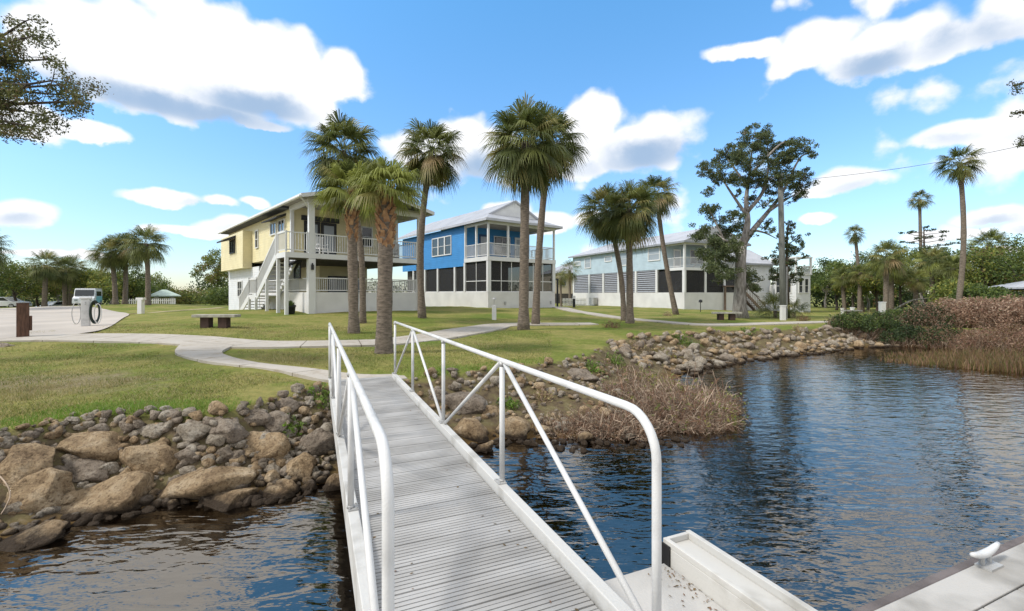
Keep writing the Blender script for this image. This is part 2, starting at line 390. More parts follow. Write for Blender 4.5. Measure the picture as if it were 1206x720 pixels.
def water():
    b = MB(); b.poly([(-400,-300,ZW),(400,-300,ZW),(400,28,ZW),(-400,28,ZW)])
    m = bpy.data.materials.new('river_water'); m.use_nodes = True; N = m.node_tree.nodes; L = m.node_tree.links
    N.remove(N['Principled BSDF'])
    geo = N.new('ShaderNodeNewGeometry')
    def nz(sc, rot, d, ro=.5, dist=0):
        mp = N.new('ShaderNodeMapping'); mp.inputs['Scale'].default_value = sc; mp.inputs['Rotation'].default_value = (0,0,rot); L.new(geo.outputs['Position'], mp.inputs[0])
        k = N.new('ShaderNodeTexNoise'); k.inputs['Scale'].default_value = 1; k.inputs['Detail'].default_value = d; k.inputs['Roughness'].default_value = ro
        k.inputs['Distortion'].default_value = dist
        L.new(mp.outputs[0], k.inputs['Vector']); return k.outputs['Fac']
    def ma(op, a, b_, c=None):
        k = N.new('ShaderNodeMath'); k.operation = op
        for i, v in enumerate((a, b_, c)):
            if v is None: continue
            if isinstance(v, (int, float)): k.inputs[i].default_value = v
            else: L.new(v, k.inputs[i])
        return k.outputs[0]
    h = ma('MULTIPLY_ADD', nz((2.0,5.2,1), R(-14), 2, .5, .4), 1.0, ma('MULTIPLY', nz((7,15,1), R(10), 2, .5), .22))
    h = ma('MULTIPLY_ADD', nz((.5,.9,1), R(20), 1), .8, h)
    bp = N.new('ShaderNodeBump'); bp.inputs['Strength'].default_value = 1; bp.inputs['Distance'].default_value = .017
    L.new(h, bp.inputs['Height'])
    fr = N.new('ShaderNodeFresnel'); fr.inputs['IOR'].default_value = 2.7; L.new(bp.outputs[0], fr.inputs['Normal'])
    gl = N.new('ShaderNodeBsdfGlossy'); gl.inputs['Roughness'].default_value = .03; L.new(bp.outputs[0], gl.inputs['Normal'])
    gl.inputs['Color'].default_value = (1,.92,.81,1)
    tr = N.new('ShaderNodeBsdfTransparent'); tr.inputs['Color'].default_value = (.30,.19,.09,1)
    mx = N.new('ShaderNodeMixShader'); L.new(fr.outputs[0], mx.inputs[0]); L.new(tr.outputs[0], mx.inputs[1]); L.new(gl.outputs[0], mx.inputs[2])
    L.new(mx.outputs[0], N['Material Output'].inputs['Surface'])
    b.build('water', m, tags=('dark rippled river water reflecting the sky', 'water', None, 'structure'))
water()

def catmull(pts, n=8):
    P = [Vector(p) for p in pts]; P = [2*P[0]-P[1]] + P + [2*P[-1]-P[-2]]; out = []
    for i in range(1, len(P)-2):
        for k in range(n):
            t = k/n; a,b,c,d = P[i-1],P[i],P[i+1],P[i+2]
            out.append(.5*((2*b)+(c-a)*t+(2*a-5*b+4*c-d)*t*t+(3*b-3*c+d-a)*t*t*t))
    return out + [P[-2]]
def along(o, vals):
    a = o.data.attributes.new('along', 'FLOAT', 'POINT'); a.data.foreach_set('value', np.array(vals, dtype=np.float32))
def pathmat():
    m = mat('path_concrete_jointed', (.40,.36,.305), .88, .14, .7, .25, 40, col2=(.47,.43,.375), thr=(.3,.7), detail=8); N = m.node_tree.nodes; L = m.node_tree.links; b = N['Principled BSDF']
    src = b.inputs['Base Color'].links[0].from_socket
    a = N.new('ShaderNodeAttribute'); a.attribute_name = 'along'
    d = N.new('ShaderNodeMath'); d.operation = 'DIVIDE'; d.inputs[1].default_value = 1.5; L.new(a.outputs['Fac'], d.inputs[0])
    f = N.new('ShaderNodeMath'); f.operation = 'FRACT'; L.new(d.outputs[0], f.inputs[0])
    g = N.new('ShaderNodeMath'); g.operation = 'LESS_THAN'; g.inputs[1].default_value = .02; L.new(f.outputs[0], g.inputs[0])
    x = N.new('ShaderNodeMix'); x.data_type = 'RGBA'; L.new(g.outputs[0], x.inputs[0]); L.new(src, x.inputs[6]); x.inputs[7].default_value = (.16,.135,.10,1)
    n = N.new('ShaderNodeTexNoise'); n.inputs['Scale'].default_value = 3; n.inputs['Detail'].default_value = 9; n.inputs['Roughness'].default_value = .75
    tc = N.new('ShaderNodeTexCoord'); L.new(tc.outputs['Object'], n.inputs['Vector'])
    r = N.new('ShaderNodeValToRGB'); L.new(n.outputs['Fac'], r.inputs[0]); r.color_ramp.elements[0].position = .36; r.color_ramp.elements[0].color = (.78,.74,.68,1); r.color_ramp.elements[1].position = .5; r.color_ramp.elements[1].color = (1,1,1,1)
    y = N.new('ShaderNodeMix'); y.data_type = 'RGBA'; y.blend_type = 'MULTIPLY'; y.inputs[0].default_value = 1; L.new(x.outputs[2], y.inputs[6]); L.new(r.outputs[0], y.inputs[7])
    L.new(y.outputs[2], b.inputs['Base Color']); return m
PATHM = pathmat()
def strip(name, pix, widths, m, lift=.03, label='', cat='path', n=8, extra=None):
    P = [ground(*p).to_2d() for p in pix]
    if extra: P = P + [Vector(e) for e in extra]
    C = catmull([(p.x, p.y, 0) for p in P], n)
    if not hasattr(widths, '__len__'): widths = [widths] * len(P)
    b = MB(); V = []; K = 6; xs = []
    for i, c in enumerate(C):
        d = (C[min(i+1,len(C)-1)] - C[max(i-1,0)]).normalized(); s = Vector((-d.y, d.x, 0))
        f = i / n; k = min(int(f), len(widths)-2); w = widths[k] + (widths[k+1]-widths[k]) * (f-k)
        for j in range(K+1): q = c + s * w * (j/K - .5); xs.append((q.x, q.y))
    A = np.array(xs); h = height(A[:,0], A[:,1]) + lift
    top = [(x, y, z) for (x, y), z in zip(xs, h)]
    Fs = [(i*(K+1)+j, (i+1)*(K+1)+j, (i+1)*(K+1)+j+1, i*(K+1)+j+1) for i in range(len(C)-1) for j in range(K)]
    cum = [0.0]
    for i in range(1, len(C)): cum.append(cum[-1] + (C[i] - C[i-1]).length)
    b.add(top, Fs)
    # edge skirts
    for j in (0, K):
        low = [(xs[i*(K+1)+j][0], xs[i*(K+1)+j][1], h[i*(K+1)+j]-.12) for i in range(len(C))]
        up = [top[i*(K+1)+j] for i in range(len(C))]
        b.add(up + low, [(i, i+1, len(C)+i+1, len(C)+i) for i in range(len(C)-1)])
    o = b.build(name, m, tags=(label, cat, None, 'structure')); along(o, [cum[k//(K+1)] for k in range(len(top))] + [cum[k % len(C)] for k in range(4*len(C))]); return o
PATHS = []
strip('footpath', [(10,400),(40,399),(80,398.4),(159,399.3),(225,402),(275,405.5),(318,407),(386,406),(444,404.5),(472,402.3),(510,397.5),(545,391.5),(572,387),(590,384),(625,382.6),(700,382)],
      [1.5]*5+[1.35]*4+[1.5,1.6,1.8,1.6,1.3,1.2,1.0], PATHM, .045, 'pale concrete path crossing the lawn')
def ribbon(name, A, B, m, lift, label):
    A = catmull([ground(*p) if len(p) == 2 else Vector(p) for p in A], 7); B = catmull([ground(*p) if len(p) == 2 else Vector(p) for p in B], 7); K = 6; xs = []
    for p, q in zip(A, B):
        for j in range(K+1): c = p.lerp(q, j/K); xs.append((c.x, c.y))
    X = np.array(xs); h = height(X[:,0], X[:,1]); h = np.maximum(h, -.10) + lift; n = len(A)
    h = np.maximum(h, np.where(np.hypot(X[:,0] + 2.75, X[:,1] - 8.5) < 1.3, -.004, -9))
    b = MB(); top = [(x, y, z) for (x, y), z in zip(xs, h)]
    b.add(top, [(i*(K+1)+j, i*(K+1)+j+1, (i+1)*(K+1)+j+1, (i+1)*(K+1)+j) for i in range(n-1) for j in range(K)])
    for j in (0, K):
        up = [top[i*(K+1)+j] for i in range(n)]; b.add(up + [(x, y, z - .14) for x, y, z in up], [(i, i+1, n+i+1, n+i) for i in range(n-1)])
    cum = [0.0]
    for i in range(1, n): cum.append(cum[-1] + ((A[i]-A[i-1]).length + (B[i]-B[i-1]).length)/2)
    o = b.build(name, m, tags=(label, 'path', None, 'structure')); along(o, [cum[k//(K+1)] for k in range(len(top))] + [cum[k % n] for k in range(4*n)]); return o
ribbon('footpath', [(276,408.5),(262,416),(268,421.5),(298,429),(338,434),(398,441.6),(440,444.8),(-2.19,8.74,0)], [(216,404),(206,417),(230,426),(272,432.5),(318,437.7),(356,445),(376,450),(-3.34,8.30,0)], PATHM, .05, 'curved concrete path leading to the gangway')
strip('footpath', [(640,360.5),(664,364),(700,370.5),(740,376),(790,380.5),(825,383),(860,383.2),(900,382),(950,380.5),(1000,379.5),(1060,378)], 1.15, PATHM, .045, 'thin concrete path in front of the far houses')
def road():
    pix = [(60,402),(72,396),(95,394),(122,389),(140,379),(152,371.5),(148,369),(128,366),(108,362.5),(100,361)]
    RR = [ground(*p) for p in pix]; RR = [Vector((p.x,p.y,0)) for p in RR]; C = catmull(RR, 5); b = MB(); K = 40; xs = []
    for c in C:
        for j in range(K+1): xs.append((c.x - 26*(j/K)**1.3, c.y))
    A = np.array(xs); h = height(A[:,0], A[:,1]) + .035
    b.add([(x,y,z) for (x,y),z in zip(xs,h)], [(i*(K+1)+j, (i+1)*(K+1)+j, (i+1)*(K+1)+j+1, i*(K+1)+j+1) for i in range(len(C)-1) for j in range(K)])
    b.build('road', mat('road_concrete', (.42,.375,.325), .9, .12, .35, .15, 25), tags=('wide pale concrete drive at the left', 'road', None, 'structure'))
road()
strip('footpath', [(150,370.5),(200,367),(262,362.5)], .7, mat('sandy_track', (.33,.27,.15), .95, .2, 2), .03, 'worn sandy track past the yellow house', n=5)

# ------------------------------------------------------------------ gangway (local: +Y runs away from the bank toward the dock, X across)
GR = Vector((-2.23, 8.66, 0)); GD = Vector((.395, -.918, 0)).normalized(); GB = Vector((.918, .395, 0)).normalized()
GW = 1.15
gang_rz = math.atan2(GB.y, GB.x)           # local X = GB, local Y = -GD
def gl(a, b, z): return Vector((b, -a, z))  # a metres from the bank end, b to the right of the right-hand rail line
gang = thing('gangway', 'long white metal gangway with ridged grey deck and tube railings', 'gangway', GR, gang_rz)
LEN = 8.3
d = MB(); pitch = .034; n = int((LEN + .05) / pitch)
x0, x1 = -GW + .06, -.06
for i in range(n):       # ridged planks across the walkway
    a0 = -.05 + i * pitch; g = pitch * (.24 if i % 7 else .36); ztop = .004 if i % 7 else .002
    d.add([(x0,-a0,-.012),(x1,-a0,-.012),(x1,-a0-g*.5,-.012),(x0,-a0-g*.5,-.012),(x0,-a0-g*.7,ztop),(x1,-a0-g*.7,ztop),(x1,-a0-pitch+.002,ztop),(x0,-a0-pitch+.002,ztop),(x0,-a0-pitch,-.012),(x1,-a0-pitch,-.012)],
          [(3,2,1,0),(3,4,5,2)[::-1],(4,7,6,5)[::-1],(7,8,9,6)[::-1]])
d.box(x0, x1, -LEN, .05, -.06, -.0135)
mdeck = mat('ridged_deck', (.285,.275,.26), .6, .2, 1.4, .12, 80, stretch=(1,2.2,1), spec=.4, col2=(.44,.43,.415))
d.build('deck', mdeck, gang)
for b0, nm in ((-GW - .022, 'toe_board'), (-.05, 'toe_board')):
    MB().box(b0, b0 + .072, -LEN, .05, -.16, .085).build(nm, mat('painted_toe_board', (.38,.365,.335), .6, .12, 3, .2, 70, col2=(.53,.52,.495), detail=12, thr=(.34,.5)), gang, bevel=.006)
posts_a = [.03, 1.75, 3.6, 5.44, 7.25]
for b0 in (-GW, 0):
    H = 1.06; r = .0212; aN = posts_a[-1]
    pts = [gl(0.0, b0, H)] + [gl(a, b0, H) for a in (2, 4, 6, aN - .22)]
    for k in range(1, 9):
        t = k / 8 * math.pi / 2; pts.append(gl(aN - .2 + .2 * math.sin(t), b0, H - .2 + .2 * math.cos(t)))
    pts += [gl(aN, b0, .5), gl(aN, b0, .08)]
    rail = MB().tube(pts, r, 14).build('handrail', M['whitealu'], gang, smooth=True)
    for a in posts_a[:-1]:
        MB().tube([gl(a, b0, .08), gl(a, b0, H)], .0215, 12).build('post', M['whitealu'], rail, smooth=True)
    for a in posts_a[:-1]:
        sh = MB(); sh.box(b0 - .02 - (.03 if b0 == 0 else 0), b0 + .02 + (.03 if b0 else 0), -a - .05, -a + .05, .0852, .095)
        for dx in ((-.01, .036) if b0 else (-.036, .01)):
            for dy in (-.034, .034): sh.tube([(b0 + dx, -a + dy, .095), (b0 + dx, -a + dy, .104)], .007, 6)
        sh.build('shoe_plate', M['alu'], rail)
        MB().tube([gl(a, b0, .094), gl(a, b0, .112)], [.029, .0225], 12).build('weld_collar', M['weld'], rail, smooth=True); MB().tube([gl(a, b0, H - .046), gl(a, b0, H - .018)], [.0225, .03], 12).build('weld_collar', M['weld'], rail, smooth=True)
    for p, q in (((.06,.09),(1.73,1.04)), ((1.79,1.04),(3.56,.09)), ((3.66,.09),(5.40,1.04)), ((5.5,1.04),(7.2,.09))):
        MB().tube([gl(p[0], b0, p[1]), gl(q[0], b0, q[1])], .0175, 10).build('brace', M['whitealu'], rail, smooth=True)
for a in (.6, 2.4, 4.2, 6.0, 7.8): MB().box(-GW + .052, -.052, -a - .04, -a + .04, -.15, -.061).build('cross_beam', M['alu'], gang)
MB().box(-GW + .05, -.05, -.03, .16, -.03, .008).build('threshold_plate', M['alu'], gang)
ab = thing('gangway_abutment', 'low concrete footing under the bank end of the gangway', 'footing', GR, gang_rz)
MB().box(-GW - .25, .25, .06, .75, -.6, -.04).build('footing_block', M['conc'], ab)

# ------------------------------------------------------------------ floating dock
dock = thing('floating_dock', 'pale floating dock with boarded deck, landing platform and raised edge trough', 'dock', GR + Vector((0,0,0)), gang_rz)
ZP, ZD = -.35, -.18
MB().box(-GW - .35, .948, -12, -6.24, ZP - .22, ZP).build('landing_platform', mat('landing_concrete', (.40,.385,.36), .8, .15, 2.2, .2, 60, col2=(.48,.465,.44)), dock, bevel=.01)
MB().box(-GW - .35, .948, -12, -6.2, ZP - .62, ZP - .222).build('float', M['rubber'], dock)
tb = MB()        # trough: floor, two rims and an end
tb.box(.95, 1.205, -12, -6.22, ZP - .25, ZD - .045); tb.box(.95, .985, -12, -6.22, ZD - .045, ZD); tb.box(1.165, 1.205, -12, -6.22, ZD - .045, ZD + .008)
tb.box(.985, 1.165, -6.25, -6.22, ZD - .045, ZD)
tb.build('edge_trough', mat('trough_paint', (.40,.38,.34), .6, .08, 3, .15, 60, col2=(.55,.535,.50), detail=12, thr=(.32,.48)), dock, bevel=.005)
MB().box(.935, .949, -6.3, -6.215, ZP - .1, ZD - .03).build('corner_bumper', M['rubber'], dock)
dk = MB(); b = 1.30
dk.box(1.30, 9, -7.51, -7.29, ZD - .12, ZD)           # margin board along the edge
k = 1.30
while k < 9:
    dk.box(k + .004, k + .40, -12, -7.518, ZD - .12, ZD - .002); k += .404
dk.build('deck', M['deckpanel'], dock, bevel=.006)
MB().box(1.28, 9, -12, -7.35, ZD - .7, ZD - .125).build('float', M['rubber'], dock)
MB().box(1.28, 9, -7.286, -7.225, ZD - .16, ZD - .012).build('rub_rail', M['rub'], dock, bevel=.012)
MB().box(1.21, 1.278, -12, -7.23, ZD - .4, ZD - .02).build('hinge_filler', M['rub'], dock)
cl = MB(); c0 = 2.66
pts = [(c0 - .17 + .34 * i / 10, -7.32, ZD + .075 + .030 * (2 * i / 10 - 1) ** 2 ) for i in range(11)]
cl.tube(pts, [.012,.017,.02,.022,.024,.025,.024,.022,.02,.017,.012], 12)
cl.build('cleat', M['whitealu'], dock, smooth=True)
cb = MB(); cb.box(c0 - .075, c0 + .075, -7.38, -7.295, ZD + .0005, ZD + .014)
for s in (-.045, .045): cb.tube([(c0 + s, -7.32, ZD + .012), (c0 + s, -7.32, ZD + .07)], .016, 8)
cb.build('cleat_base', M['alu'], dock)
# ------------------------------------------------------------------ houses (local: X along the river front, Y away from the river, origin at the near corner)
def railing(b, p, q, h=1.0, gap=.13, posts=True, w=.035, bal=.022, z=0):
    p = Vector(p); q = Vector(q); n = max(1, int((q - p).length / gap)); up = Vector((0,0,1))
    b.beam(p + up*h, q + up*h, .07, .05); b.beam(p + up*.1, q + up*.1, .04, .05)
    for i in range(1, n):
        c = p.lerp(q, i / n); b.beam(c + up*.1, c + up*(h-.02), bal, bal)
    if posts:
        for c in (p, q): b.beam(c, c + up*(h+.06), .08, .08)
def window(parent, axis, pos, c0, c1, z0, z1, panes=(1,2), gm=None, fm=None, out=-1, fw=.07):
    """axis 'X': lies in a wall of constant X=pos, runs in Y; out = outward sign"""
    f = MB(); g = MB()
    def bx(m, a0, a1, za, zb, t0, t1):
        lo, hi = sorted((pos + out*t0, pos + out*t1))
        if axis == 'X': m.box(lo, hi, a0, a1, za, zb)
        else: m.box(a0, a1, lo, hi, za, zb)
    bx(f, c0-fw, c0, z0-fw, z1+fw, .003, .07); bx(f, c1, c1+fw, z0-fw, z1+fw, .003, .07)
    bx(f, c0, c1, z1, z1+fw, .003, .07); bx(f, c0, c1, z0-fw, z0, .003, .08)
    nx, nz = panes
    for i in range(1, nx): c = c0 + (c1-c0)*i/nx; bx(f, c-.025, c+.025, z0, z1, .004, .055)
    for i in range(1, nz): c = z0 + (z1-z0)*i/nz; bx(f, c0+.001, c1-.001, c-.02, c+.02, .004, .05)
    bx(g, c0-.002, c1+.002, z0-.002, z1+.002, .004, .025)
    fo = f.build('window', fm or M['trim'], parent); g.build('pane', gm or M['glass'], fo); return fo
def door(parent, axis, pos, c0, c1, z0, z1, col, out=-1, glassy=True):
    f = MB(); g = MB(); hd = MB()
    def bx(m, a0, a1, za, zb, t0, t1):
        lo, hi = sorted((pos + out*t0, pos + out*t1))
        if axis == 'X': m.box(lo, hi, a0, a1, za, zb)
        else: m.box(a0, a1, lo, hi, za, zb)
    bx(f, c0, c1, z0, z1, .004, .05); o = f.build('door', col, parent)
    if glassy: bx(g, c0+.16, c1-.16, z0+.3, z1-.18, .052, .06); g.build('pane', M['glass2'], o)
    bx(hd, c0+.06, c0+.1, z0+.98, z0+1.08, .052, .11); hd.build('handle', M['black'], o); return o

# ---- yellow house -------------------------------------------------------------------------------------------------
def yellow_house():
    A = at(363.7, 371, 23.7); th = R(43)
    h = thing('yellow_house', 'two storey yellow stilt house with white porches and an outside stair', 'house', A, th)
    Wd, Dp, ZF, ZE = 6.75, 18.5, 3.25, 6.05
    PD = 3.0; m = MB()
    # body upper
    m.box(.02, Wd, PD, Dp, ZF + .02, ZE + .05); m.build('wall', M['yellow'], h)
    MB().box(-.55, .018, 11.3, Dp - .2, ZF - .35, ZE - .55).build('wall', M['yellow'], h)
    # lower body set back behind the lower porch
    m = MB(); m.box(.02, Wd, 9.5, Dp, -.3, ZF - .3); m.build('lower_wall', M['whitesiding'], h)
    m = MB(); m.box(2.6, Wd - .9, 5.6, 9.49, -.3, ZF - .31); m.build('lower_wall', M['yellow'], h)
    # knee wall
    m = MB(); m.box(.005, Wd - .005, .06, .24, -.4, 1.18); m.box(.06, .24, .241, 9.49, -.4, 1.18); m.box(Wd - .24, Wd - .06, .241, 9.49, -.4, 1.18)
    m.build('knee_wall', M['stucco'], h, bevel=.01)
    MB().box(.245, Wd - .245, .245, 9.485, -.3, .1).build('porch_floor', M['conc'], h)
    # floor of the upper porch + landing at left
    m = MB(); m.box(-.02, Wd + .02, -.02, PD - .01, ZF - .3, ZF - .03); m.build('balcony_floor', M['white'], h)
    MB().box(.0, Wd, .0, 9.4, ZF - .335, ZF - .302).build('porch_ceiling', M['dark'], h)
    MB().box(-1.15, -.022, -.02, 1.5, ZF - .3, ZF - .03).build('stair_landing', M['white'], h)
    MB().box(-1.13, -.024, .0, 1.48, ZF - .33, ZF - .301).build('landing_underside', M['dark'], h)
    # porch posts
    for x, w in ((.16, .36), (2.33, .2), (4.42, .44), (Wd - .16, .2)):
        big = w > .3
        MB().box(x - w/2, x + w/2, -.03, .3 if big else .17, -.4, ZF - .31).build('post', M['white'], h, bevel=.01)
        MB().box(x - w/2 + .03, x + w/2 - .03, .0, .22 if big else .16, ZF - .028, ZE - .05).build('post', M['white'], h, bevel=.01)
    MB().box(-.02, .16, PD - .2, PD - .02, ZF - .02, ZE - .05).build('post', M['white'], h, bevel=.01)
    MB().box(Wd - .22, Wd - .04, PD - .2, PD - .02, ZF - .02, ZE - .05).build('post', M['white'], h, bevel=.01)
    for x, y in ((-1.07, .05), (-1.07, 1.4)): MB().box(x - .08, x + .08, y - .06, y + .1, -.5, ZF - .302).build('post', M['white'], h, bevel=.008)
    # railings
    r = MB(); railing(r, (.34, .1, ZF), (2.22, .1, ZF)); railing(r, (2.44, .1, ZF), (4.2, .1, ZF)); railing(r, (4.65, .1, ZF), (Wd - .28, .1, ZF))
    railing(r, (Wd - .12, .25, ZF), (Wd - .12, PD - .22, ZF)); r.build('balcony_railing', M['white'], h)
    r = MB(); railing(r, (-1.09, .04, ZF), (-.06, .04, ZF)); railing(r, (-1.09, .06, ZF), (-1.09, 1.42, ZF)); r.build('landing_railing', M['white'], h)
    r = MB(); railing(r, (.36, .15, 1.18), (4.18, .15, 1.18), .75, .11); railing(r, (4.66, .15, 1.18), (Wd - .28, .15, 1.18), .75, .11)
    railing(r, (.15, .4, 1.18), (.15, 9.4, 1.18), .75, .13); railing(r, (Wd-.15, .4, 1.18), (Wd-.15, 9.4, 1.18), .75, .13); r.build('porch_railing', M['white'], h)
    # stairs down the left side
    st = MB(); z0 = ZF - .05; fl = [(1.5, z0, 5.3, 1.0), (7.0, 1.0, 9.4, -.12)]
    for y0, za, y1, zb in fl:
        n = int(abs(za - zb) / .185)
        for i in range(n):
            f = (i + .5) / n; y = y0 + (y1 - y0) * f; z = za + (zb - za) * (i + 1) / n
            st.box(-1.08, -.1, y - .17, y + .17, z - .045, z)
    st.box(-1.08, -.1, 5.3, 7.0, .92, 1.0)
    so = st.build('staircase', M['white'], h)
    for x in (-1.14, -.06):
        s = MB(); s.beam((x, 1.5, z0 - .1), (x, 5.3, .9), .05, .32); s.beam((x, 5.3, .9), (x, 7.0, .9), .05, .28); s.beam((x, 7.0, .9), (x, 9.4, -.2), .05, .32)
        s.build('stringer', M['white'], so)
    r = MB(); x = -1.12
    def slope_rail(p, q):
        p = Vector(p); q = Vector(q); up = Vector((0,0,1)); n = int((q-p).length/.15)
        r.beam(p + up*.98, q + up*.98, .06, .09); r.beam(p + up*.12, q + up*.12, .04, .06)
        for i in range(n+1): c = p.lerp(q, i/n); r.beam(c + up*.1, c + up*.96, .03, .03)
        for c in (p, q): r.beam(c, c + up*1.08, .1, .1)
    for xx in (-1.13,):
        slope_rail((xx, 1.55, z0), (xx, 5.3, 1.0)); slope_rail((xx, 5.3, 1.0), (xx, 7.0, 1.0)); slope_rail((xx, 7.0, 1.0), (xx, 9.4, -.1))
    r.build('stair_railing', M['white'], so)
    for y, z in ((3.2, 1.9), (5.4, .9), (6.9, .9)): MB().box(-1.22, -1.08, y - .06, y + .06, -.7, z).build('post', M['white'], h)
    # roof: low gable, ridge runs back from the river
    ov = .55; zr = ZE + .95; m = MB(); xl, xr, xm = -ov, Wd + ov, Wd / 2; y0, y1 = -.6, Dp + .5; t = .1
    zl = ZE + .02
    for (xa, za, xb, zb) in ((xl, zl, xm, zr), (xm, zr, xr, zl)):
        m.hexa([(xa,y0,za),(xb,y0,zb),(xb,y1,zb),(xa,y1,za)], [(xa,y0,za+t),(xb,y0,zb+t),(xb,y1,zb+t),(xa,y1,za+t)])
    ro = m.build('roof', M['roof'], h)
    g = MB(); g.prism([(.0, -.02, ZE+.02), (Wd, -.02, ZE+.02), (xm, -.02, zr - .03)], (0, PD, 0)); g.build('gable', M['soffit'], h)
    f = MB(); f.beam((xl, y0 - .015, zl + .0), (xm, y0 - .015, zr + .0), .03, .2); f.beam((xm, y0 - .015, zr), (xr, y0 - .015, zl), .03, .2); f.box(xl - .035, xl - .001, y0, y1, zl - .1, zl + .1); f.box(xr + .001, xr + .035, y0, y1, zl - .1, zl + .1)
    f.build('fascia', M['trim'], ro)
    MB().box(-.05, Wd + .05, -.06, .24, ZE - .22, ZE + .015).build('porch_beam', M['white'], h)
    MB().box(-.06, .16, .245, PD, ZE - .22, ZE + .015).build('porch_beam', M['white'], h)
    MB().box(-ov + .04, Wd + ov - .04, -.55, PD - .01, ZE + .016, ZE + .019).build('porch_ceiling', M['ceil'], h)
    MB().box(-ov + .01, .0, PD, Dp, ZE - .12, ZE + .005).build('soffit', M['soffit'], h)
    g = MB(); g.tube([(xl - .07, y0, zl - .04), (xl - .07, y1, zl - .06)], .055, 8); g.tube([(xl - .07, y0 + .1, zl - .05), (xl + .25, y0 + .3, zl - .25), (-.06, .02, zl - .45)], .04, 8); g.build('gutter', M['trim'], ro)
    # doors and windows
    for c in (.75, 1.72): door(h, 'Y', PD, c, c + .92, ZF, ZF + 2.1, M['black'])
    MB().box(.6, 2.8, PD - .07, PD - .004, ZF + 2.12, ZF + 2.4).build('door_awning', M['awning'], h)
    window(h, 'Y', PD, 3.6, 4.9, ZF + .9, ZF + 2.05, (2, 2)); window(h, 'Y', PD, 5.4, 6.3, ZF + .9, ZF + 2.05, (1, 2))
    for y in (4.0, 5.6): window(h, 'X', .02, y, y + 1.1, ZF + 1.55, ZF + 2.2, (2, 1))
    window(h, 'X', .02, 9.6, 10.2, ZF + 1.0, ZF + 2.1, (1, 2)); window(h, 'X', -.55, 13.6, 15.0, ZF + .9, ZF + 1.75, (2, 1), fm=M['black'])
    aw = MB(); aw.prism([(-.56, 13.3, ZF + 2.1), (-1.35, 13.3, ZF + 1.72), (-1.35, 13.3, ZF + 1.62), (-.56, 13.3, ZF + 1.9)], (0, 2.2, 0)); aw.build('awning', M['awning'], h)
    aw = MB(); aw.prism([(.02, 3.8, ZF + 2.55), (-.5, 3.8, ZF + 2.3), (-.5, 3.8, ZF + 2.24), (.02, 3.8, ZF + 2.4)], (0, 3.1, 0)); aw.build('awning', M['awning'], h)
    window(h, 'X', .06, 1.4, 2.3, 2.0, 2.9, (1, 1), fm=M['black'])
    aw = MB(); aw.prism([(.06, 1.2, 3.0), (-.5, 1.2, 2.7), (-.5, 1.2, 2.62), (.06, 1.2, 2.8)], (0, 1.3, 0)); aw.build('awning', M['awning'], h)
    for y in (11, 14): window(h, 'X', .02, y, y + 1.2, .9, 2.0, (2, 2))
    window(h, 'Y', 5.6, 3.2, 4.3, 1.2, 2.2, (2, 1), fm=M['black']); door(h, 'Y', 5.6, 4.8, 5.6, .1, 2.2, M['dark'])
    # wall lanterns
    for x in (.16, 4.42):
        l = MB(); l.box(x - .06, x + .06, -.13, -.032, 2.35, 2.62); l.box(x - .03, x + .03, -.1, -.034, 2.62, 2.7); l.build('wall_lantern', M['black'], h)
    # tubs and chairs
    def world(x, y, z): return A + Vector((x*math.cos(th) - y*math.sin(th), x*math.sin(th) + y*math.cos(th), z))
    for i, (x, y) in enumerate(((-.78, .35), (-.55, 1.1))):
        w = world(x, y, 0); w.z = gz(w.x, w.y)
        p = thing('planter', ('dark planter tub nearest the front post of the yellow house', 'dark planter tub behind the other under the stair landing')[i], 'planter', w, 0, 'planter tubs under the landing')
        MB().lathe([(.16,0),(.2,.05),(.23,.36),(.26,.38),(.26,.42),(.21,.42),(.2,.34)], 16).build('tub', M['black'], p, smooth=True)
        q = MB()
        a = rng.uniform(0, 6.28, 60); e = rng.uniform(.5, 1.5, 60)
        for u, v in zip(a, e):
            dx = Vector((math.cos(u)*math.cos(v), math.sin(u)*math.cos(v), math.sin(v))); s_ = Vector((-math.sin(u), math.cos(u), 0))*.02
            c = Vector((0,0,.34)); q.poly([c - s_, c + s_, c + dx*.22 + s_*1.2, c + dx*.34, c + dx*.22 - s_*1.2])
        q.build('plant', M['g2'], p)
    for i, (x, y, rz) in enumerate(((1.2, 1.5, .2), (5.5, 1.2, -.4), (6.0, 2.1, -.9))):
        c = thing('porch_chair', ('white porch chair by the black doors of the yellow house', 'slatted porch chair at the right end of the yellow balcony', 'slatted porch chair against the far railing of the yellow balcony')[i], 'chair', world(x, y, ZF - .03), th + rz, 'chairs on the yellow balcony')
        mm = M['white'] if i == 0 else M['alu']
        MB().box(-.28, .28, -.26, .26, .40, .44).build('seat', mm, c)
        k = MB()
        for j in range(6): k.box(-.27 + j*.095, -.21 + j*.095, .24, .27, .46, 1.05)
        k.box(-.29, .29, .235, .28, 1.051, 1.11); k.build('backrest', mm, c)
        for sx in (-.26, .26):
            for sy in (-.24, .25): MB().box(sx - .025, sx + .025, sy - .025, sy + .025, 0, .399).build('leg', mm, c)
            MB().box(sx - .04, sx + .04, -.26, .23, .62, .65).build('armrest', mm, c)
yellow_house()

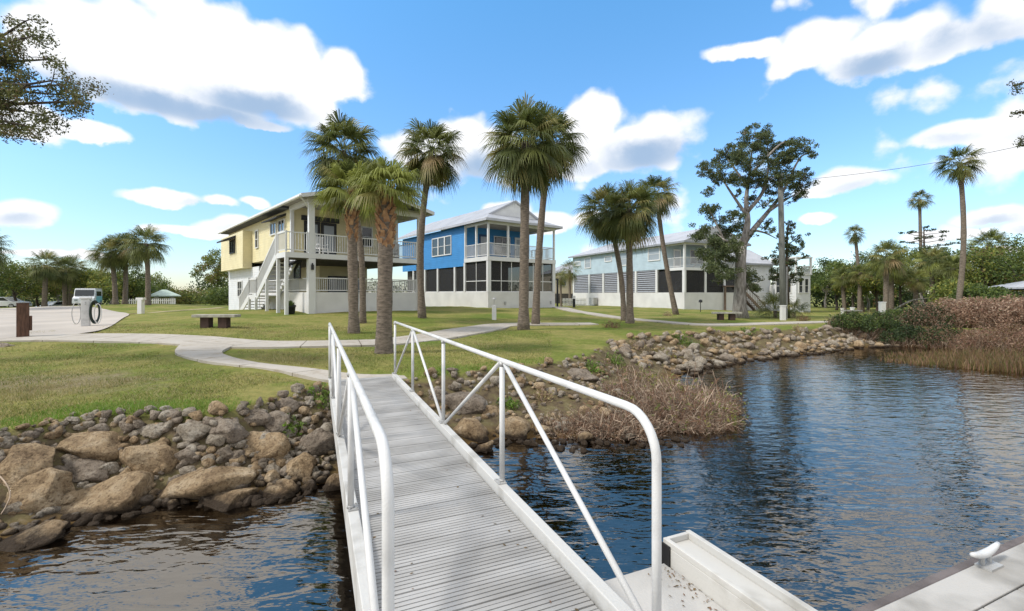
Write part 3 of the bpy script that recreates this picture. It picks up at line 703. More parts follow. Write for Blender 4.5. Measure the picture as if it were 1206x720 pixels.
# ---- blue house ---------------------------------------------------------------------------------------------------
def blue_house():
    A = at(574.8, 365.9, 34.5); th = R(37.5)
    h = thing('blue_house', 'bright blue stilt house with screened lower porch and grey metal roof', 'house', A, th)
    Wd, Dp, PD = 6.9, 15.5, 3.4; ZS, ZF, ZE = 1.42, 4.15, 6.85
    m = MB(); m.box(.0, Wd, .0, .2, -.5, ZS); m.box(.0, .2, .201, Dp, -.5, ZS); m.box(Wd - .2, Wd, .201, Dp, -.5, ZS); m.build('stem_wall', M['stucco'], h, bevel=.01)
    MB().box(.21, Wd - .21, .21, Dp, ZS - .3, ZS - .1).build('porch_floor', M['conc'], h)
    m = MB(); m.box(.004, Wd - .004, PD, Dp, ZF - .08, ZE); m.build('wall', M['blue'], h)
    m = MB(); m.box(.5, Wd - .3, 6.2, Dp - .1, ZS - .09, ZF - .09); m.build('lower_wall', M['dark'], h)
    m = MB(); m.box(-.05, Wd + .05, -.05, PD - .003, ZF - .35, ZF - .02); m.build('balcony_floor', M['white'], h)
    MB().box(.0, .16, PD, Dp, ZF - .62, ZF - .085).build('wall', M['blue'], h)
    MB().box(.17, Wd - .17, .17, Dp, ZF - .40, ZF - .36).build('porch_ceiling', M['dark'], h)
    # lower posts and screens
    fx = [0, 2.1, 4.4, Wd]
    for i, x in enumerate((.12, 3.4, Wd - .12)):
        w = .3 if i != 1 else .16
        MB().box(x - w/2, x + w/2, -.02, .2, ZS + .001, ZF - .355).build('post', M['white'], h)
    for y in (PD, 5.0, 8.0, 10.5, 13):
        MB().box(-.02, .2, y - .12, y + .12, ZS + .001, ZF - .36 if y == PD else ZF - .63).build('post', M['white'], h)
    for xa, xb in ((.28, 3.31), (3.49, Wd - .28)):
        MB().box(xa, xb, .10, .105, ZS + .02, ZF - .37).build('screen', M['screen'], h)
        f = MB()
        n = 3
        for k in range(1, n): x = xa + (xb - xa)*k/n; f.box(x - .025, x + .025, .06, .099, ZS + .02, ZF - .36)
        f.box(xa, xb, .062, .098, ZS + .82, ZS + .88); f.box(xa, xb, .055, .099, ZS + .002, ZS + .05)
        f.build('screen_frame', M['trim'], h)
    ys = [.2, PD - .12, None, PD + .12, 4.88, None, 5.12, 7.88, None, 8.12, 10.38, None, 10.62, 12.88]
    for ya, yb in ((.22, PD - .12), (PD + .12, 4.88), (5.12, 7.88), (8.12, 10.38), (10.62, 12.88)):
        zt = ZF - .37 if ya < 1 else ZF - .64
        MB().box(.10, .105, ya, yb, ZS + .02, zt).build('screen', M['screen'], h)
        f = MB(); f.box(.06, .099, ya, yb, ZS + .002, ZS + .05)
        if ya < 1: f.box(.062, .098, ya, yb, ZS + .82, ZS + .88); f.box(.062, .098, (ya+yb)/2 - .025, (ya+yb)/2 + .025, ZS + .05, zt)
        f.build('screen_frame', M['trim'], h)
    # furniture shadows behind the lower screen
    # upper porch posts + rail
    for x in (.07, 1.95, 3.9, 5.35, Wd - .07): MB().box(x - .07, x + .07, .0, .14, ZF - .019, ZE - .22).build('post', M['white'], h)
    for x in (.07, Wd - .07): MB().box(x - .07, x + .07, 1.65, 1.79, ZF - .019, ZE - .22).build('post', M['white'], h)
    MB().box(-.02, .14, PD - .14, PD - .004, ZF - .019, ZE - .22).build('post', M['white'], h)
    r = MB(); X = [.15, 1.88, 2.03, 3.83, 3.98, 5.28, 5.43, Wd - .15]
    for a, b in zip(X[::2], X[1::2]): railing(r, (a, .07, ZF), (b, .07, ZF), 1.0, .10, posts=False)
    for x in (.07, Wd - .07):
        for a, b in ((.16, 1.64), (1.8, PD - .15)): railing(r, (x, a, ZF), (x, b, ZF), 1.0, .10, posts=False)
    r.build('balcony_railing', M['white'], h)
    b = MB(); b.box(-.02, Wd + .02, -.04, .18, ZE - .219, ZE); b.box(-.03, .16, .181, PD, ZE - .219, ZE); b.box(Wd - .16, Wd + .03, .181, PD, ZE - .219, ZE); b.build('porch_beam', M['white'], h)
    MB().box(.17, Wd - .17, .19, PD - .01, ZE - .06, ZE - .03).build('porch_ceiling', M['ceil'], h)
    # roof
    ov = .45; zr = ZE + 2.0; xl, xr, xm = -ov, Wd + ov, Wd/2; yg, y1 = 1.0, Dp + .5; t = .09; m = MB()
    k = (zr - ZE) / (xm - xl); zl = ZE + .01
    for xa, za, xb, zb in ((xl, zl, xm, zr), (xm, zr, xr, zl)):
        m.hexa([(xa,yg,za),(xb,yg,zb),(xb,y1,zb),(xa,y1,za)], [(xa,yg,za+t),(xb,yg,zb+t),(xb,y1,zb+t),(xa,y1,za+t)])
    # skirt over the porch front (hip)
    zs = ZE + .62; xs = .62 / k
    m.add([(xl,-ov,zl+t),(xr,-ov,zl+t),(xr-xs,yg,zs+t),(xl+xs,yg,zs+t),(xl,yg,zl+t),(xr,yg,zl+t),(xl,-ov,zl),(xr,-ov,zl),(xr,yg,zl),(xl,yg,zl)],
          [(0,1,2,3),(0,3,4),(1,5,2),(6,9,8,7),(0,6,7,1),(0,4,9,6),(1,7,8,5)])
    ro = m.build('roof', M['roof'], h)
    g = MB(); g.prism([(xl + xs*.9, yg + .05, zs - .02), (xr - xs*.9, yg + .05, zs - .02), (xm, yg + .05, zr - .02)], (0, .1, 0)); g.build('gable', M['trim'], h)
    f = MB(); f.beam((xl+xs, yg - .02, zs + .03), (xm, yg - .02, zr + .02), .03, .16); f.beam((xm, yg - .02, zr + .02), (xr-xs, yg - .02, zs + .03), .03, .16)
    f.box(xl - .03, xl - .001, -ov, y1, zl - .08, zl + .11); f.box(xr + .001, xr + .03, -ov, y1, zl - .08, zl + .11); f.box(xl, xr, -ov - .03, -ov - .001, zl - .08, zl + .11)
    f.build('fascia', M['roofw'], ro)
    # windows: a row of three on the blue side
    for y in (5.55, 6.72, 7.89): window(h, 'X', .004, y, y + 1.0, ZF + .55, ZF + 2.05, (1, 2), fw=.085)
    window(h, 'X', .004, 11.2, 12.2, ZF + .7, ZF + 2.0, (1, 2))
    door(h, 'Y', PD, 1.4, 2.4, ZF, ZF + 2.1, mat('navy_door', (.02,.06,.16), .4, .1, 3)); window(h, 'Y', PD, 3.0, 4.6, ZF + .5, ZF + 2.0, (2, 2)); door(h, 'Y', PD, 5.2, 6.1, ZF, ZF + 2.1, M['trim'])
    # meter box and tap on the stem wall
    for x in (1.6, 6.4): MB().box(x - .08, x + .08, -.06, -.002, .42, .66).build('vent', M['alu'], h)
    def world(x, y, z): return A + Vector((x*math.cos(th) - y*math.sin(th), x*math.sin(th) + y*math.cos(th), z))
    for i, x in enumerate((2.6, 4.4)):
        c = thing('porch_chair', ('dark chair near the middle of the blue house balcony', 'dark chair at the right of the blue house balcony')[i], 'chair', world(x, 1.2, ZF - .02), th + .3*i, 'chairs on the blue balcony')
        MB().box(-.27, .27, -.25, .25, .40, .45).build('seat', M['black'], c); MB().box(-.27, .27, .22, .27, .45, 1.0).build('backrest', M['black'], c)
        for sx in (-.24, .24):
            for sy in (-.22, .22): MB().box(sx - .025, sx + .025, sy - .025, sy + .025, 0, .399).build('leg', M['black'], c)
    e = thing('hanging_chair_stand', 'arched white stand at the right end of the blue balcony', 'chair stand', world(5.9, .9, ZF - .02), th)
    a = MB(); a.tube([(-.5,0,.03),(.45,0,.03)], .03, 8); a.build('base', M['trim'], e)
    a = MB(); a.tube([(.45 - .45*(1-math.cos(t))*1.0, 0, .03 + 1.9*math.sin(t)) for t in np.linspace(0, 1.9, 14)], .028, 8); a.build('arch', M['trim'], e)
    a = MB(); a.lathe([(.05,.45),(.3,.55),(.36,.8),(.34,.9)], 14); a.build('basket', M['alu'], e)
blue_house()

# ---- pale blue-grey house -----------------------------------------------------------------------------------------
def grey_house():
    A = at(806, 366.8, 46); th = R(23.5)
    h = thing('grey_house', 'long pale grey house with louvred panels over a white base wall', 'house', A, th)
    Wd, Dp = 8.4, 21.6; ZS, ZF, ZE = 1.9, 4.5, 7.0
    m = MB(); m.box(0, Wd, 0, .25, -.6, ZS); m.box(0, .25, .251, Dp, -.6, ZS); m.box(Wd - .25, Wd, .251, Dp, -.6, ZS); m.build('stem_wall', M['stucco'], h, bevel=.01)
    PD = 2.6
    MB().box(.0, Wd, PD, Dp, ZF - .1, ZE).build('wall', M['greyblue'], h)
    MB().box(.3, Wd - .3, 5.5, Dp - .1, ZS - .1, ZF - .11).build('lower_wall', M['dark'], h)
    MB().box(.26, Wd - .26, .26, Dp, ZS - .3, ZS - .11).build('porch_floor', M['conc'], h)
    MB().box(-.03, Wd + .03, -.03, PD - .003, ZF - .32, ZF - .02).build('balcony_floor', M['white'], h)
    ys = [.12, 4.1, 7.6, 10.9, 14.1, 17.4, 21.45]
    for y in ys: MB().box(-.015, .22, y - .16, y + .16, ZS + .001, ZF - .105).build('post', M['white'], h)
    for x in (2.9, 5.6, Wd - .12): MB().box(x - .12, x + .12, .0, .2, ZS + .001, ZF - .33).build('post', M['white'], h)
    for k in range(1, len(ys) - 1):
        a, b = ys[k] + .17, ys[k+1] - .17; p = MB(); z = ZS + .06
        while z < ZF - .2: p.hexa([(.02,a,z),(.06,a,z),(.06,b,z),(.02,b,z)], [(.10,a,z+.15),(.125,a,z+.15),(.125,b,z+.15),(.10,b,z+.15)]); z += .23
        p.build('louvre_panel', M['louvre'], h)
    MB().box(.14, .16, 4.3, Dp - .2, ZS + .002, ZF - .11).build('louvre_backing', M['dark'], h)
    for xa, xb in ((.28, 2.77), (3.03, 5.47), (5.73, Wd - .26)): MB().box(xa, xb, .1, .105, ZS + .01, ZF - .33).build('screen', M['screen'], h)
    MB().box(.1, .105, .3, 3.9, ZS + .01, ZF - .33).build('screen', M['screen'], h)
    s = MB(); s.beam((.6, 2.4, ZS + .1), (3.6, 2.4, ZF - .2), .9, .12); s.beam((.6, 1.9, ZS + 1.0), (3.6, 1.9, ZF + .5), .06, .08); s.build('porch_stair', M['alu'], h)
    for x in (.1, 2.9, 5.6, Wd - .1): MB().box(x - .1, x + .1, .0, .18, ZF - .019, ZE - .2).build('post', M['white'], h)
    r = MB(); X = [.22, 2.78, 3.02, 5.48, 5.72, Wd - .22]
    for a, b in zip(X[::2], X[1::2]): railing(r, (a, .08, ZF), (b, .08, ZF), 1.0, .13, posts=False)
    railing(r, (.08, .2, ZF), (.08, PD - .05, ZF), 1.0, .13, posts=False); railing(r, (Wd-.08, .2, ZF), (Wd-.08, PD - .05, ZF), 1.0, .13, posts=False)
    r.build('balcony_railing', M['white'], h)
    b = MB(); b.box(-.02, Wd + .02, -.02, .2, ZE - .199, ZE); b.box(-.02, .18, .201, PD, ZE - .199, ZE); b.box(Wd-.18, Wd+.02, .201, PD, ZE - .199, ZE); b.build('porch_beam', M['white'], h)
    ov = .5; zr = ZE + 1.75; xl, xr, xm = -ov, Wd + ov, Wd/2; y0, y1 = -.5, Dp + .5; t = .1; m = MB(); zl = ZE + .01; hy = 3.6
    P = {'a':(xl,y0,zl),'b':(xr,y0,zl),'c':(xr,y1,zl),'d':(xl,y1,zl),'e':(xm,y0+.01,zr),'f':(xm,y1-hy,zr)}
    V = [P[q] for q in 'abcdef']; V2 = [(x,y,z+t) for x,y,z in V]
    m.add(V + V2, [(0,1,2,3),(6,9,11,10),(7,10,11,8),(8,11,9),(0,6,7,1),(1,7,8,2),(2,8,9,3),(3,9,6,0),(6,10,7)])
    ro = m.build('roof', M['roofw'], h)
    f = MB(); f.box(xl - .03, xl - .001, y0, y1, zl - .1, zl + .1); f.box(xr + .001, xr + .03, y0, y1, zl - .1, zl + .1); f.box(xl, xr, y0 - .03, y0 - .001, zl - .1, zl + .1); f.build('fascia', M['louvre'], ro)
    for y, w, z0, z1 in ((3.6, 1.7, 1.0, 2.25), (9.2, 1.6, .75, 2.2), (12.3, 1.3, 1.45, 1.95), (17.0, 1.3, .85, 2.1), (19.6, 1.5, 1.35, 1.75)):
        window(h, 'X', .0, y, y + w, ZF + z0, ZF + z1, (1, 2 if z1 - z0 > 1 else 1), gm=M['glass2'], fw=.12)
    door(h, 'Y', PD, 1.0, 2.0, ZF, ZF + 2.05, M['trim']); window(h, 'Y', PD, 3.4, 5.2, ZF + .6, ZF + 2.0, (2, 1)); window(h, 'Y', PD, 6.0, 7.4, ZF + .6, ZF + 2.0, (2, 1))
    hx = MB(); hx.box(-.75, -.1, 15.2, 16.2, .35, 1.25); hx.build('air_conditioner', M['alu'], h)
grey_house()

# ---- white house with a turret ------------------------------------------------------------------------------------
def white_house():
    A = at(937.6, 368.3, 50); th = R(20); A.z = gz(A.x, A.y) - .05
    h = thing('white_house', 'white house with square turret and wooden stair beyond the cypress tree', 'house', A, th)
    k = 50 / 536
    # turret
    m = MB(); m.box(0, 2.2, 0, 3.0, -.6, 4.15); m.build('turret', M['whitesiding'], h)
    MB().box(-.12, 2.32, -.12, 3.12, 4.152, 4.32).build('cornice', M['white'], h)
    r = MB()
    for x, y in ((-.02,-.02),(2.22,-.02),(-.02,3.02),(2.22,3.02)): r.box(x-.09, x+.09, y-.09, y+.09, 4.321, 6.0)
    r.box(-.15, 2.35, -.15, 3.15, 6.001, 6.15)
    for p, q in (((.1,0,4.32),(2.1,0,4.32)),((0,.1,4.32),(0,2.9,4.32)),((2.2,.1,4.32),(2.2,2.9,4.32))): railing(r, p, q, .8, .16, posts=False)
    r.build('roof_terrace', M['white'], h)
    for x in (.42, 1.3): window(h, 'Y', 0, x, x + .5, 2.2, 3.7, (1, 2), fw=.1)
    for y in (.6, 1.8): window(h, 'X', 0, y, y + .6, 2.2, 3.7, (1, 2), fw=.1)
    # main body to the left
    MB().box(-7.2, -.002, 3.2, 10, -.6, 5.4).build('wall', M['whitesiding'], h)
    m = MB(); xl, xr = -7.7, .4; y0, y1, ym = 2.7, 10.5, 6.6
    for ya, za, yb, zb in ((y0, 5.4, ym, 7.4), (ym, 7.4, y1, 5.4)):
        m.hexa([(xl,ya,za),(xr,ya,za),(xr,yb,zb),(xl,yb,zb)], [(xl,ya,za+.12),(xr,ya,za+.12),(xr,yb,zb+.12),(xl,yb,zb+.12)])
    ro = m.build('roof', M['roofw'], h); MB().box(xl, xr, y0 - .03, y0 - .001, 5.3, 5.5).build('fascia', M['louvre'], ro)
    for sx in (-7.19, -.2): MB().prism([(sx, 3.3, 5.41), (sx, 9.9, 5.41), (sx, 6.6, 7.1)], (.19, 0, 0)).build('gable', M['whitesiding'], h)
    for x in (-6.2, -4.6, -3.1): window(h, 'Y', 3.2, x, x + .95, 3.4, 4.5, (1, 1), gm=M['glass2'], fw=.12)
    door(h, 'Y', 3.2, -3.6, -.9, -.3, 2.2, M['white'], glassy=False); window(h, 'Y', 3.2, -5.9, -5.1, .9, 2.0, (1, 2))
    for x in (-4.2, -.5): MB().box(x - .12, x + .12, 2.6, 2.84, -.6, 3.0).build('post', M['white'], h)
    s = MB()
    p, q = Vector((-7.0, 1.6, 2.9)), Vector((-3.2, 1.6, -.2))
    for dy in (-.5, .5): s.beam(p + Vector((0,dy,0)), q + Vector((0,dy,0)), .06, .3); s.beam(p + Vector((0,dy,.9)), q + Vector((0,dy,.9)), .06, .08)
    for i in range(17):
        c = p.lerp(q, i/16); s.box(c.x - .16, c.x + .16, 1.12, 2.08, c.z, c.z + .04)
        for dy in (-.5, .5): s.beam(c + Vector((0,dy,.1)), c + Vector((0,dy,.9)), .03, .03)
    s.box(-9.0, -7.0, 1.0, 3.19, 2.8, 2.92); s.beam((-8.9, 1.1, -.5), (-8.9, 1.1, 2.8), .15, .15)
    s.build('staircase', mat('brown_stair_wood', (.17,.12,.09), .8, .2, 4), h)
white_house()

# ---- beige house between the blue and grey houses, small pavilions ---------------------------------------------------
def small_house(name, label, px, d, py, w, dp, ze, zr, th, wm, rm, hx=0):
    A = at(px, py, d); A.z = gz(A.x, A.y)
    h = thing(name, label, 'house' if 'house' in name else 'pavilion', A, th)
    MB().box(0, w, 0, dp, -.5, ze).build('wall', wm, h)
    m = MB(); ov = .4; m.add([(-ov,-ov,ze),(w+ov,-ov,ze),(w+ov,dp+ov,ze),(-ov,dp+ov,ze),(w*.5-.01,dp*.35,zr),(w*.5,dp*.65,zr)], [(3,2,1,0),(0,1,4),(1,2,5,4),(2,3,5),(3,0,4,5)])
    m.build('roof', rm, h); return h
hb = small_house('beige_house', 'beige house with grey hipped roof between the blue and grey houses', 651, 74, 359, 10, 9, 4.9, 7.2, R(12), M['beige'], M['roof'])
for x in (1.2, 3.4): window(hb, 'Y', 0, x, x + 1.0, 2.9, 4.3, (1, 2))
MB().box(.4, 4.2, -.04, -.003, -.2, 1.6).build('garage_opening', M['dark'], hb)
def pavilion(label, px, d, w, dp, hgt, rm, cols, th=0, lattice=False, ri=1.1):
    A = plant(px, d); p = thing('pavilion', label, 'pavilion', A, th)
    for x, y in ((.3,.3),(w-.3,.3),(.3,dp-.3),(w-.3,dp-.3)): MB().box(x-.22, x+.22, y-.22, y+.22, -.3, hgt).build('column', cols, p)
    MB().box(.0, w, .0, dp, hgt, hgt + .2).build('beam', M['soffit'], p)
    m = MB(); ov = .6; z = hgt + .201; m.add([(-ov,-ov,z),(w+ov,-ov,z),(w+ov,dp+ov,z),(-ov,dp+ov,z),(w*.4,dp*.5,z+ri),(w*.6,dp*.5,z+ri),(-ov,-ov,z-.12),(w+ov,-ov,z-.12),(w+ov,dp+ov,z-.12),(-ov,dp+ov,z-.12)],
        [(0,1,5,4),(1,2,5),(2,3,4,5),(3,0,4),(0,6,7,1),(1,7,8,2),(2,8,9,3),(3,9,6,0)]); m.build('roof', rm, p)
    if lattice:
        l = MB(); railing(l, (0,.0,0), (w,.0,0), 1.1, .25); railing(l, (w,0,0), (w,dp,0), 1.1, .25); l.build('railing', M['white'], p)
    return p
pavilion('grey roofed pavilion with white columns behind the brown shrubs', 1266, 31, 5.5, 4.5, 2.0, M['roof'], M['white'], R(6), ri=.9)
pavilion('small pavilion with pale green roof and white railing beyond the three palms', 181, 60, 2.3, 2.4, 1.25, mat('pale_green_roof', (.42,.52,.45), .5, .08, 2), M['white'], R(40), True, ri=.8)
# ------------------------------------------------------------------ vegetation generators
def trunk_pts(p0, p1, bend=(0,0,0), n=12):
    p0 = Vector(p0); p1 = Vector(p1); b = Vector(bend)
    return [p0.lerp(p1, i/n) + b * math.sin(math.pi * i/n) for i in range(n+1)]

def palm_crown(mb, Rr, nf, seed, lo=-50, hi=82, fan=24, droop=.35, dead=0, pal=(0,1,2), bright=.0, dry=.05, wid=.038):
    r = np.random.default_rng(seed); up = np.array([0,0,1.0])
    Q4 = []; Q3 = []; m4 = []; m3 = []
    for i in range(nf + dead):
        isd = i >= nf
        az = i * 2.39996 + r.uniform(-.3, .3)
        el = math.radians(r.uniform(-82, -55) if isd else hi + (lo - hi) * ((i + .5)/nf) ** .85 + r.uniform(-7, 7))
        d = np.array([math.cos(az)*math.cos(el), math.sin(az)*math.cos(el), math.sin(el)])
        s = np.array([-math.sin(az), math.cos(az), 0.0])
        tw = r.uniform(-.6, .6); nrm0 = np.cross(s, d); s = s*math.cos(tw) + nrm0*math.sin(tw)
        Lp = Rr * r.uniform(.42, .58) * (.75 if isd else 1); Lb = Rr * r.uniform(.5, .64) * (.8 if isd else 1)
        # petiole: sags a little
        p0 = d * .12; p1 = d * Lp * .6; p2 = d * Lp - up * .05 * Rr
        mi = 3 if isd else (3 if r.random() < dry and el < 0 else int(r.choice(pal, p=(.4,.42,.18))))
        if not isd and r.random() < bright: mi = 4
        w = .018
        for a, b in ((p0, p1), (p1, p2)): Q4.append([a - s*w, a + s*w, b + s*w*.8, b - s*w*.8]); m4.append(mi)
        dd = (p2 - p1); dd /= np.linalg.norm(dd); dd = dd - up*.10; dd /= np.linalg.norm(dd)
        nrm = np.cross(dd, s)
        for k in range(fan):
            a = math.radians(-112 + 224 * (k + .5)/fan + r.uniform(-3, 3))
            f = math.cos(a)
            base = p2 + dd * Lb * .26 * max(0, 1 - abs(a)/2.2)
            e = dd*math.cos(a) + s*math.sin(a) - nrm * .18 * abs(math.sin(a))
            e /= np.linalg.norm(e)
            L = Lb * (.58 + .42*max(f, -.2)) * r.uniform(.85, 1.08) * (.7 if isd else 1)
            q = np.cross(e, nrm); q /= np.linalg.norm(q) + 1e-9
            ww = Lb * wid * r.uniform(.8, 1.2)
            dr = droop * (1.6 if isd else 1)
            mid = base + e*L*.58 - up*L*.05*dr*2; tip = base + e*L*.93 - up*L*dr*r.uniform(.6,1.3)
            Q4.append([base - q*ww*.35, base + q*ww*.35, mid + q*ww*.55, mid - q*ww*.55]); m4.append(mi)
            Q3.append([mid - q*ww*.55, mid + q*ww*.55, tip]); m3.append(mi)
    mb.quads(np.array(Q4), np.array(m4)); mb.quads(np.array(Q3), np.array(m3))

PMATS = [M['pg1'], M['pg2'], M['pg3'], M['pb'], M['pbr']]
def palm(label, base, top, rb, rt, Rr, nf, seed, bend=(0,0,0), group=None, boots=0, dead=0, lo=-50, bright=0, droop=.35, dry=.05, fan=24, name='cabbage_palm', n=14):
    base = Vector(base); top = Vector(top); t = thing(name, label, 'palm tree', base, 0, group)
    pts = trunk_pts((0,0,-.25), top - base, bend, n)
    rb *= .88; rt *= .9; rad = [rb * (1 + .35*max(0, 1 - i/2.2)) + (rt - rb) * i/n for i in range(n+1)]
    rad = [q * (1 + .05*math.sin(i*2.1 + seed)) for i, q in enumerate(rad)]
    MB().tube(pts, rad, 12).build('trunk', M['trunk'], t, smooth=True)
    c = MB(); palm_crown(c, Rr*.95, nf, seed, lo=lo, bright=bright, droop=droop*1.15, dry=dry, fan=int(fan*1.35), dead=0)
    c.build('crown', PMATS, t, loc=pts[-1])
    if dead:
        c = MB(); palm_crown(c, Rr*1.0, 0, seed + 50, dead=dead + 4, fan=max(10, fan//2)); c.build('dead_fronds', [M['dead']]*5, t, loc=pts[-1])
    if boots:
        b = MB(); r = random.Random(seed); H = (top - base).length; dr = (top - base).normalized()
        nb = 64
        for i in range(nb):
            f = i/nb; z = (1 - boots/H*(1 - f)) ; p = Vector(pts[0]).lerp(Vector(pts[-1]), z); p = p
            k = z*n; i0 = min(int(k), n-1); p = pts[i0].lerp(pts[i0+1], k - i0); rr = rt*(.85 + .3*math.sin(f*math.pi))
            az = i*2.4 + r.uniform(-.2,.2); o = Vector((math.cos(az), math.sin(az), 0)); s = Vector((-math.sin(az), math.cos(az), 0))
            a = p + o*rr*.8; w = .055 + r.random()*.035; Lh = .16 + r.random()*.12
            lean = s * r.choice((-1,1)) * .07
            q = a + o*(.06 + .05*r.random()) + Vector((0,0,Lh)) + lean
            b.hexa([a - s*w - o*.03, a + s*w - o*.03, a + s*w + o*.02, a - s*w + o*.02], [q - s*w*.55 - o*.03, q + s*w*.55 - o*.03, q + s*w*.55 + o*.012, q - s*w*.55 + o*.012])
        b.build('boots', M['boot'], t)
    return t

def leaves(mb, centers, radii, n, size, mats, probs, seed, shell=.5, flat=1.0, dirs=None):
    """n leaf faces spread through each clump, denser toward its outside"""
    r = np.random.default_rng(seed); C = np.array(centers, float); Rd = np.array(radii, float)
    if Rd.ndim == 1: Rd = np.stack([Rd, Rd, Rd*.8], 1)
    vol = Rd.prod(1); vol = vol ** .75; pr = vol / vol.sum()
    k = r.choice(len(C), n, p=pr); v = r.normal(size=(n,3)); v /= np.linalg.norm(v, axis=1)[:,None]
    rad = r.random(n) ** (1/3 if shell == 0 else .45)
    jit = 1 + .25 * r.normal(size=n) * (r.random(n) < .3)
    P = C[k] + v * rad[:,None] * jit[:,None] * Rd[k]
    a = r.normal(size=(n,3)); a[:,2] *= flat; a /= np.linalg.norm(a, axis=1)[:,None]
    b = np.cross(a, r.normal(size=(n,3))); b /= np.linalg.norm(b, axis=1)[:,None]
    s = size * r.uniform(.6, 1.35, n)[:,None]
    Q = np.stack([P - a*s, P + b*s*.45, P + a*s, P - b*s*.45], 1)
    clump = r.random(len(C)); cm = np.clip(np.cumsum(probs), 0, 1)
    u = np.clip(.6*r.random(n) + .4*clump[k], 0, .999); mi = np.searchsorted(cm, u)
    mb.quads(Q, np.minimum(mi, len(mats)-1)); return mb

def limb_to(mb, p, q, r0, r1, seed, n=7, wob=.12):
    p = Vector(p); q = Vector(q); L = (q-p).length; pts = []
    for i in range(n+1):
        f = i/n; w = Vector(noise.noise_vector((seed*3.1, f*2.3, 1.7))) * wob * L * math.sin(math.pi*f)
        pts.append(p.lerp(q, f) + w)
    mb.tube(pts, [r0 + (r1-r0)*i/n for i in range(n+1)], 8); return pts

def bushy_tree(label, base, H, W, mats, probs, seed, nl=2600, leaf=.13, trunk_h=.35, group=None, name='broadleaf_tree', nclump=14, cat='tree', bark='bark2', rb=.14):
    t = thing(name, label, cat, base, 0, group); r = random.Random(seed); tb = MB()
    top = Vector((r.uniform(-.1,.1)*W, r.uniform(-.1,.1)*W, H*.55)); limb_to(tb, (0,0,-.2), top, rb, rb*.5, seed)
    cs = []; rs = []
    for i in range(nclump):
        a = i*2.4 + r.uniform(-.4,.4); f = (i + .5)/nclump; z = H*(trunk_h + (1 - trunk_h)*f*.93); prof = math.sin(math.pi*min(1, .18 + .80*f))**.7
        rr = W/2*prof*r.uniform(.35,.8); c = Vector((math.cos(a)*rr, math.sin(a)*rr, z*r.uniform(.93,1.03)))
        cs.append(c); rs.append(W*.5*r.uniform(.28,.46)*(.7 + .3*prof))
        st = Vector((0,0,-.2)).lerp(top, r.uniform(.45,1)); limb_to(tb, st, c, rb*.38, rb*.08, seed + i, 4)
    tb.build('trunk', M[bark], t, smooth=True)
    lb = leaves(MB(), cs, [x*.95 for x in rs], nl, leaf, mats, probs, seed); lb.build('crown', mats, t)
    return t

def twig_mass(mb, base, rx, ry, H, n, seed, w=.004, curl=.5, mats=3, segs=3, lean=(0,0)):
    """n thin bent stems that rise out of the ground over an oval patch"""
    r = np.random.default_rng(seed)
    ang = r.uniform(0, 2*np.pi, n); rad = np.sqrt(r.random(n))
    P = np.stack([np.cos(ang)*rad*rx, np.sin(ang)*rad*ry, np.zeros(n)], 1)
    gzs = np.array([gz(base[0]+p[0], base[1]+p[1]) for p in P[:min(n,400)]]) if n <= 400 else height(P[:,0]+base[0], P[:,1]+base[1])
    P[:,2] = np.maximum(gzs, ZW) - base[2] - .03
    L = H * r.uniform(.4, 1.05, n) * (1 - .45*rad**2)
    out = np.stack([np.cos(ang), np.sin(ang), np.zeros(n)], 1) * (rad*.5)[:,None] + r.normal(size=(n,3))*[.32,.32,.1] + np.array([lean[0], lean[1], 0])
    d = out + np.array([0,0,1.0]); d /= np.linalg.norm(d, axis=1)[:,None]
    mi = r.integers(0, mats, n); cur = P
    for k in range(segs):
        step = d * (L/segs)[:,None]; nxt = cur + step
        sd = np.cross(d, r.normal(size=(n,3))); sd /= np.linalg.norm(sd, axis=1)[:,None] + 1e-9
        w0 = w*(1 - k/segs*.6); w1 = w*(1 - (k+1)/segs*.6)
        mb.quads(np.stack([cur - sd*w0, cur + sd*w0, nxt + sd*w1, nxt - sd*w1], 1), mi)
        cur = nxt; d = d + r.normal(size=(n,3))*curl*.45 + np.array([0,0,-.14*curl]); d /= np.linalg.norm(d, axis=1)[:,None]
    return cur
# ------------------------------------------------------------------ palms
def pg(px, d): return plant(px, d)
G1 = 'tall cabbage palms on the lawn'
b = plant(452, 11.6); palm('booted palm with bright green fronds nearest the gangway', b, at(455, 226, 11.6), .24, .19, 1.04, 50, 3, boots=1.45, lo=-6, bright=.85, droop=.5, group=G1, fan=34, dry=.02)
b = plant(417, 16.2); palm('booted palm behind the nearest one, with a dark wide crown', b, at(414, 228, 16.2), .2, .19, 1.38, 54, 5, boots=1.7, lo=-16, bright=.7, group=G1, fan=32)
b = plant(427, 19.5); palm('slim palm half hidden behind the second booted palm', b, at(404, 178, 19.5), .15, .14, 1.72, 64, 8, lo=-50, fan=28, group=G1, bend=(.3,0,0))
b = plant(497.5, 22.5); palm('single palm with a curved leaning trunk before the yellow house', b, at(508, 178, 22.5), .20, .15, 1.85, 64, 11, bend=(-.28,0,0), lo=-62, dead=6, group=G1, fan=26)
b = plant(616.5, 18.4); palm('taller palm of the pair before the blue house, thick trunk', b, at(619, 168, 18.4), .23, .18, 1.88, 74, 13, lo=-72, dead=10, group=G1, fan=28)
b = plant(630.5, 21.2); palm('second palm of the pair before the blue house, slim trunk', b, at(648, 165, 21.2), .19, .16, 1.75, 66, 17, lo=-72, dead=10, group=G1, bend=(-.12,0,0), fan=26)
b = plant(742, 22.6); palm('upright palm of the twin pair before the grey house', b, at(741, 247, 22.6), .21, .16, 1.68, 84, 19, lo=-68, dead=8, group=G1)
b = plant(735, 24.5); palm('palm of the twin pair that leans left before the grey house', b, at(714, 248, 24.5), .17, .14, 1.62, 84, 23, lo=-70, dead=8, bend=(.25,0,0), group=G1)
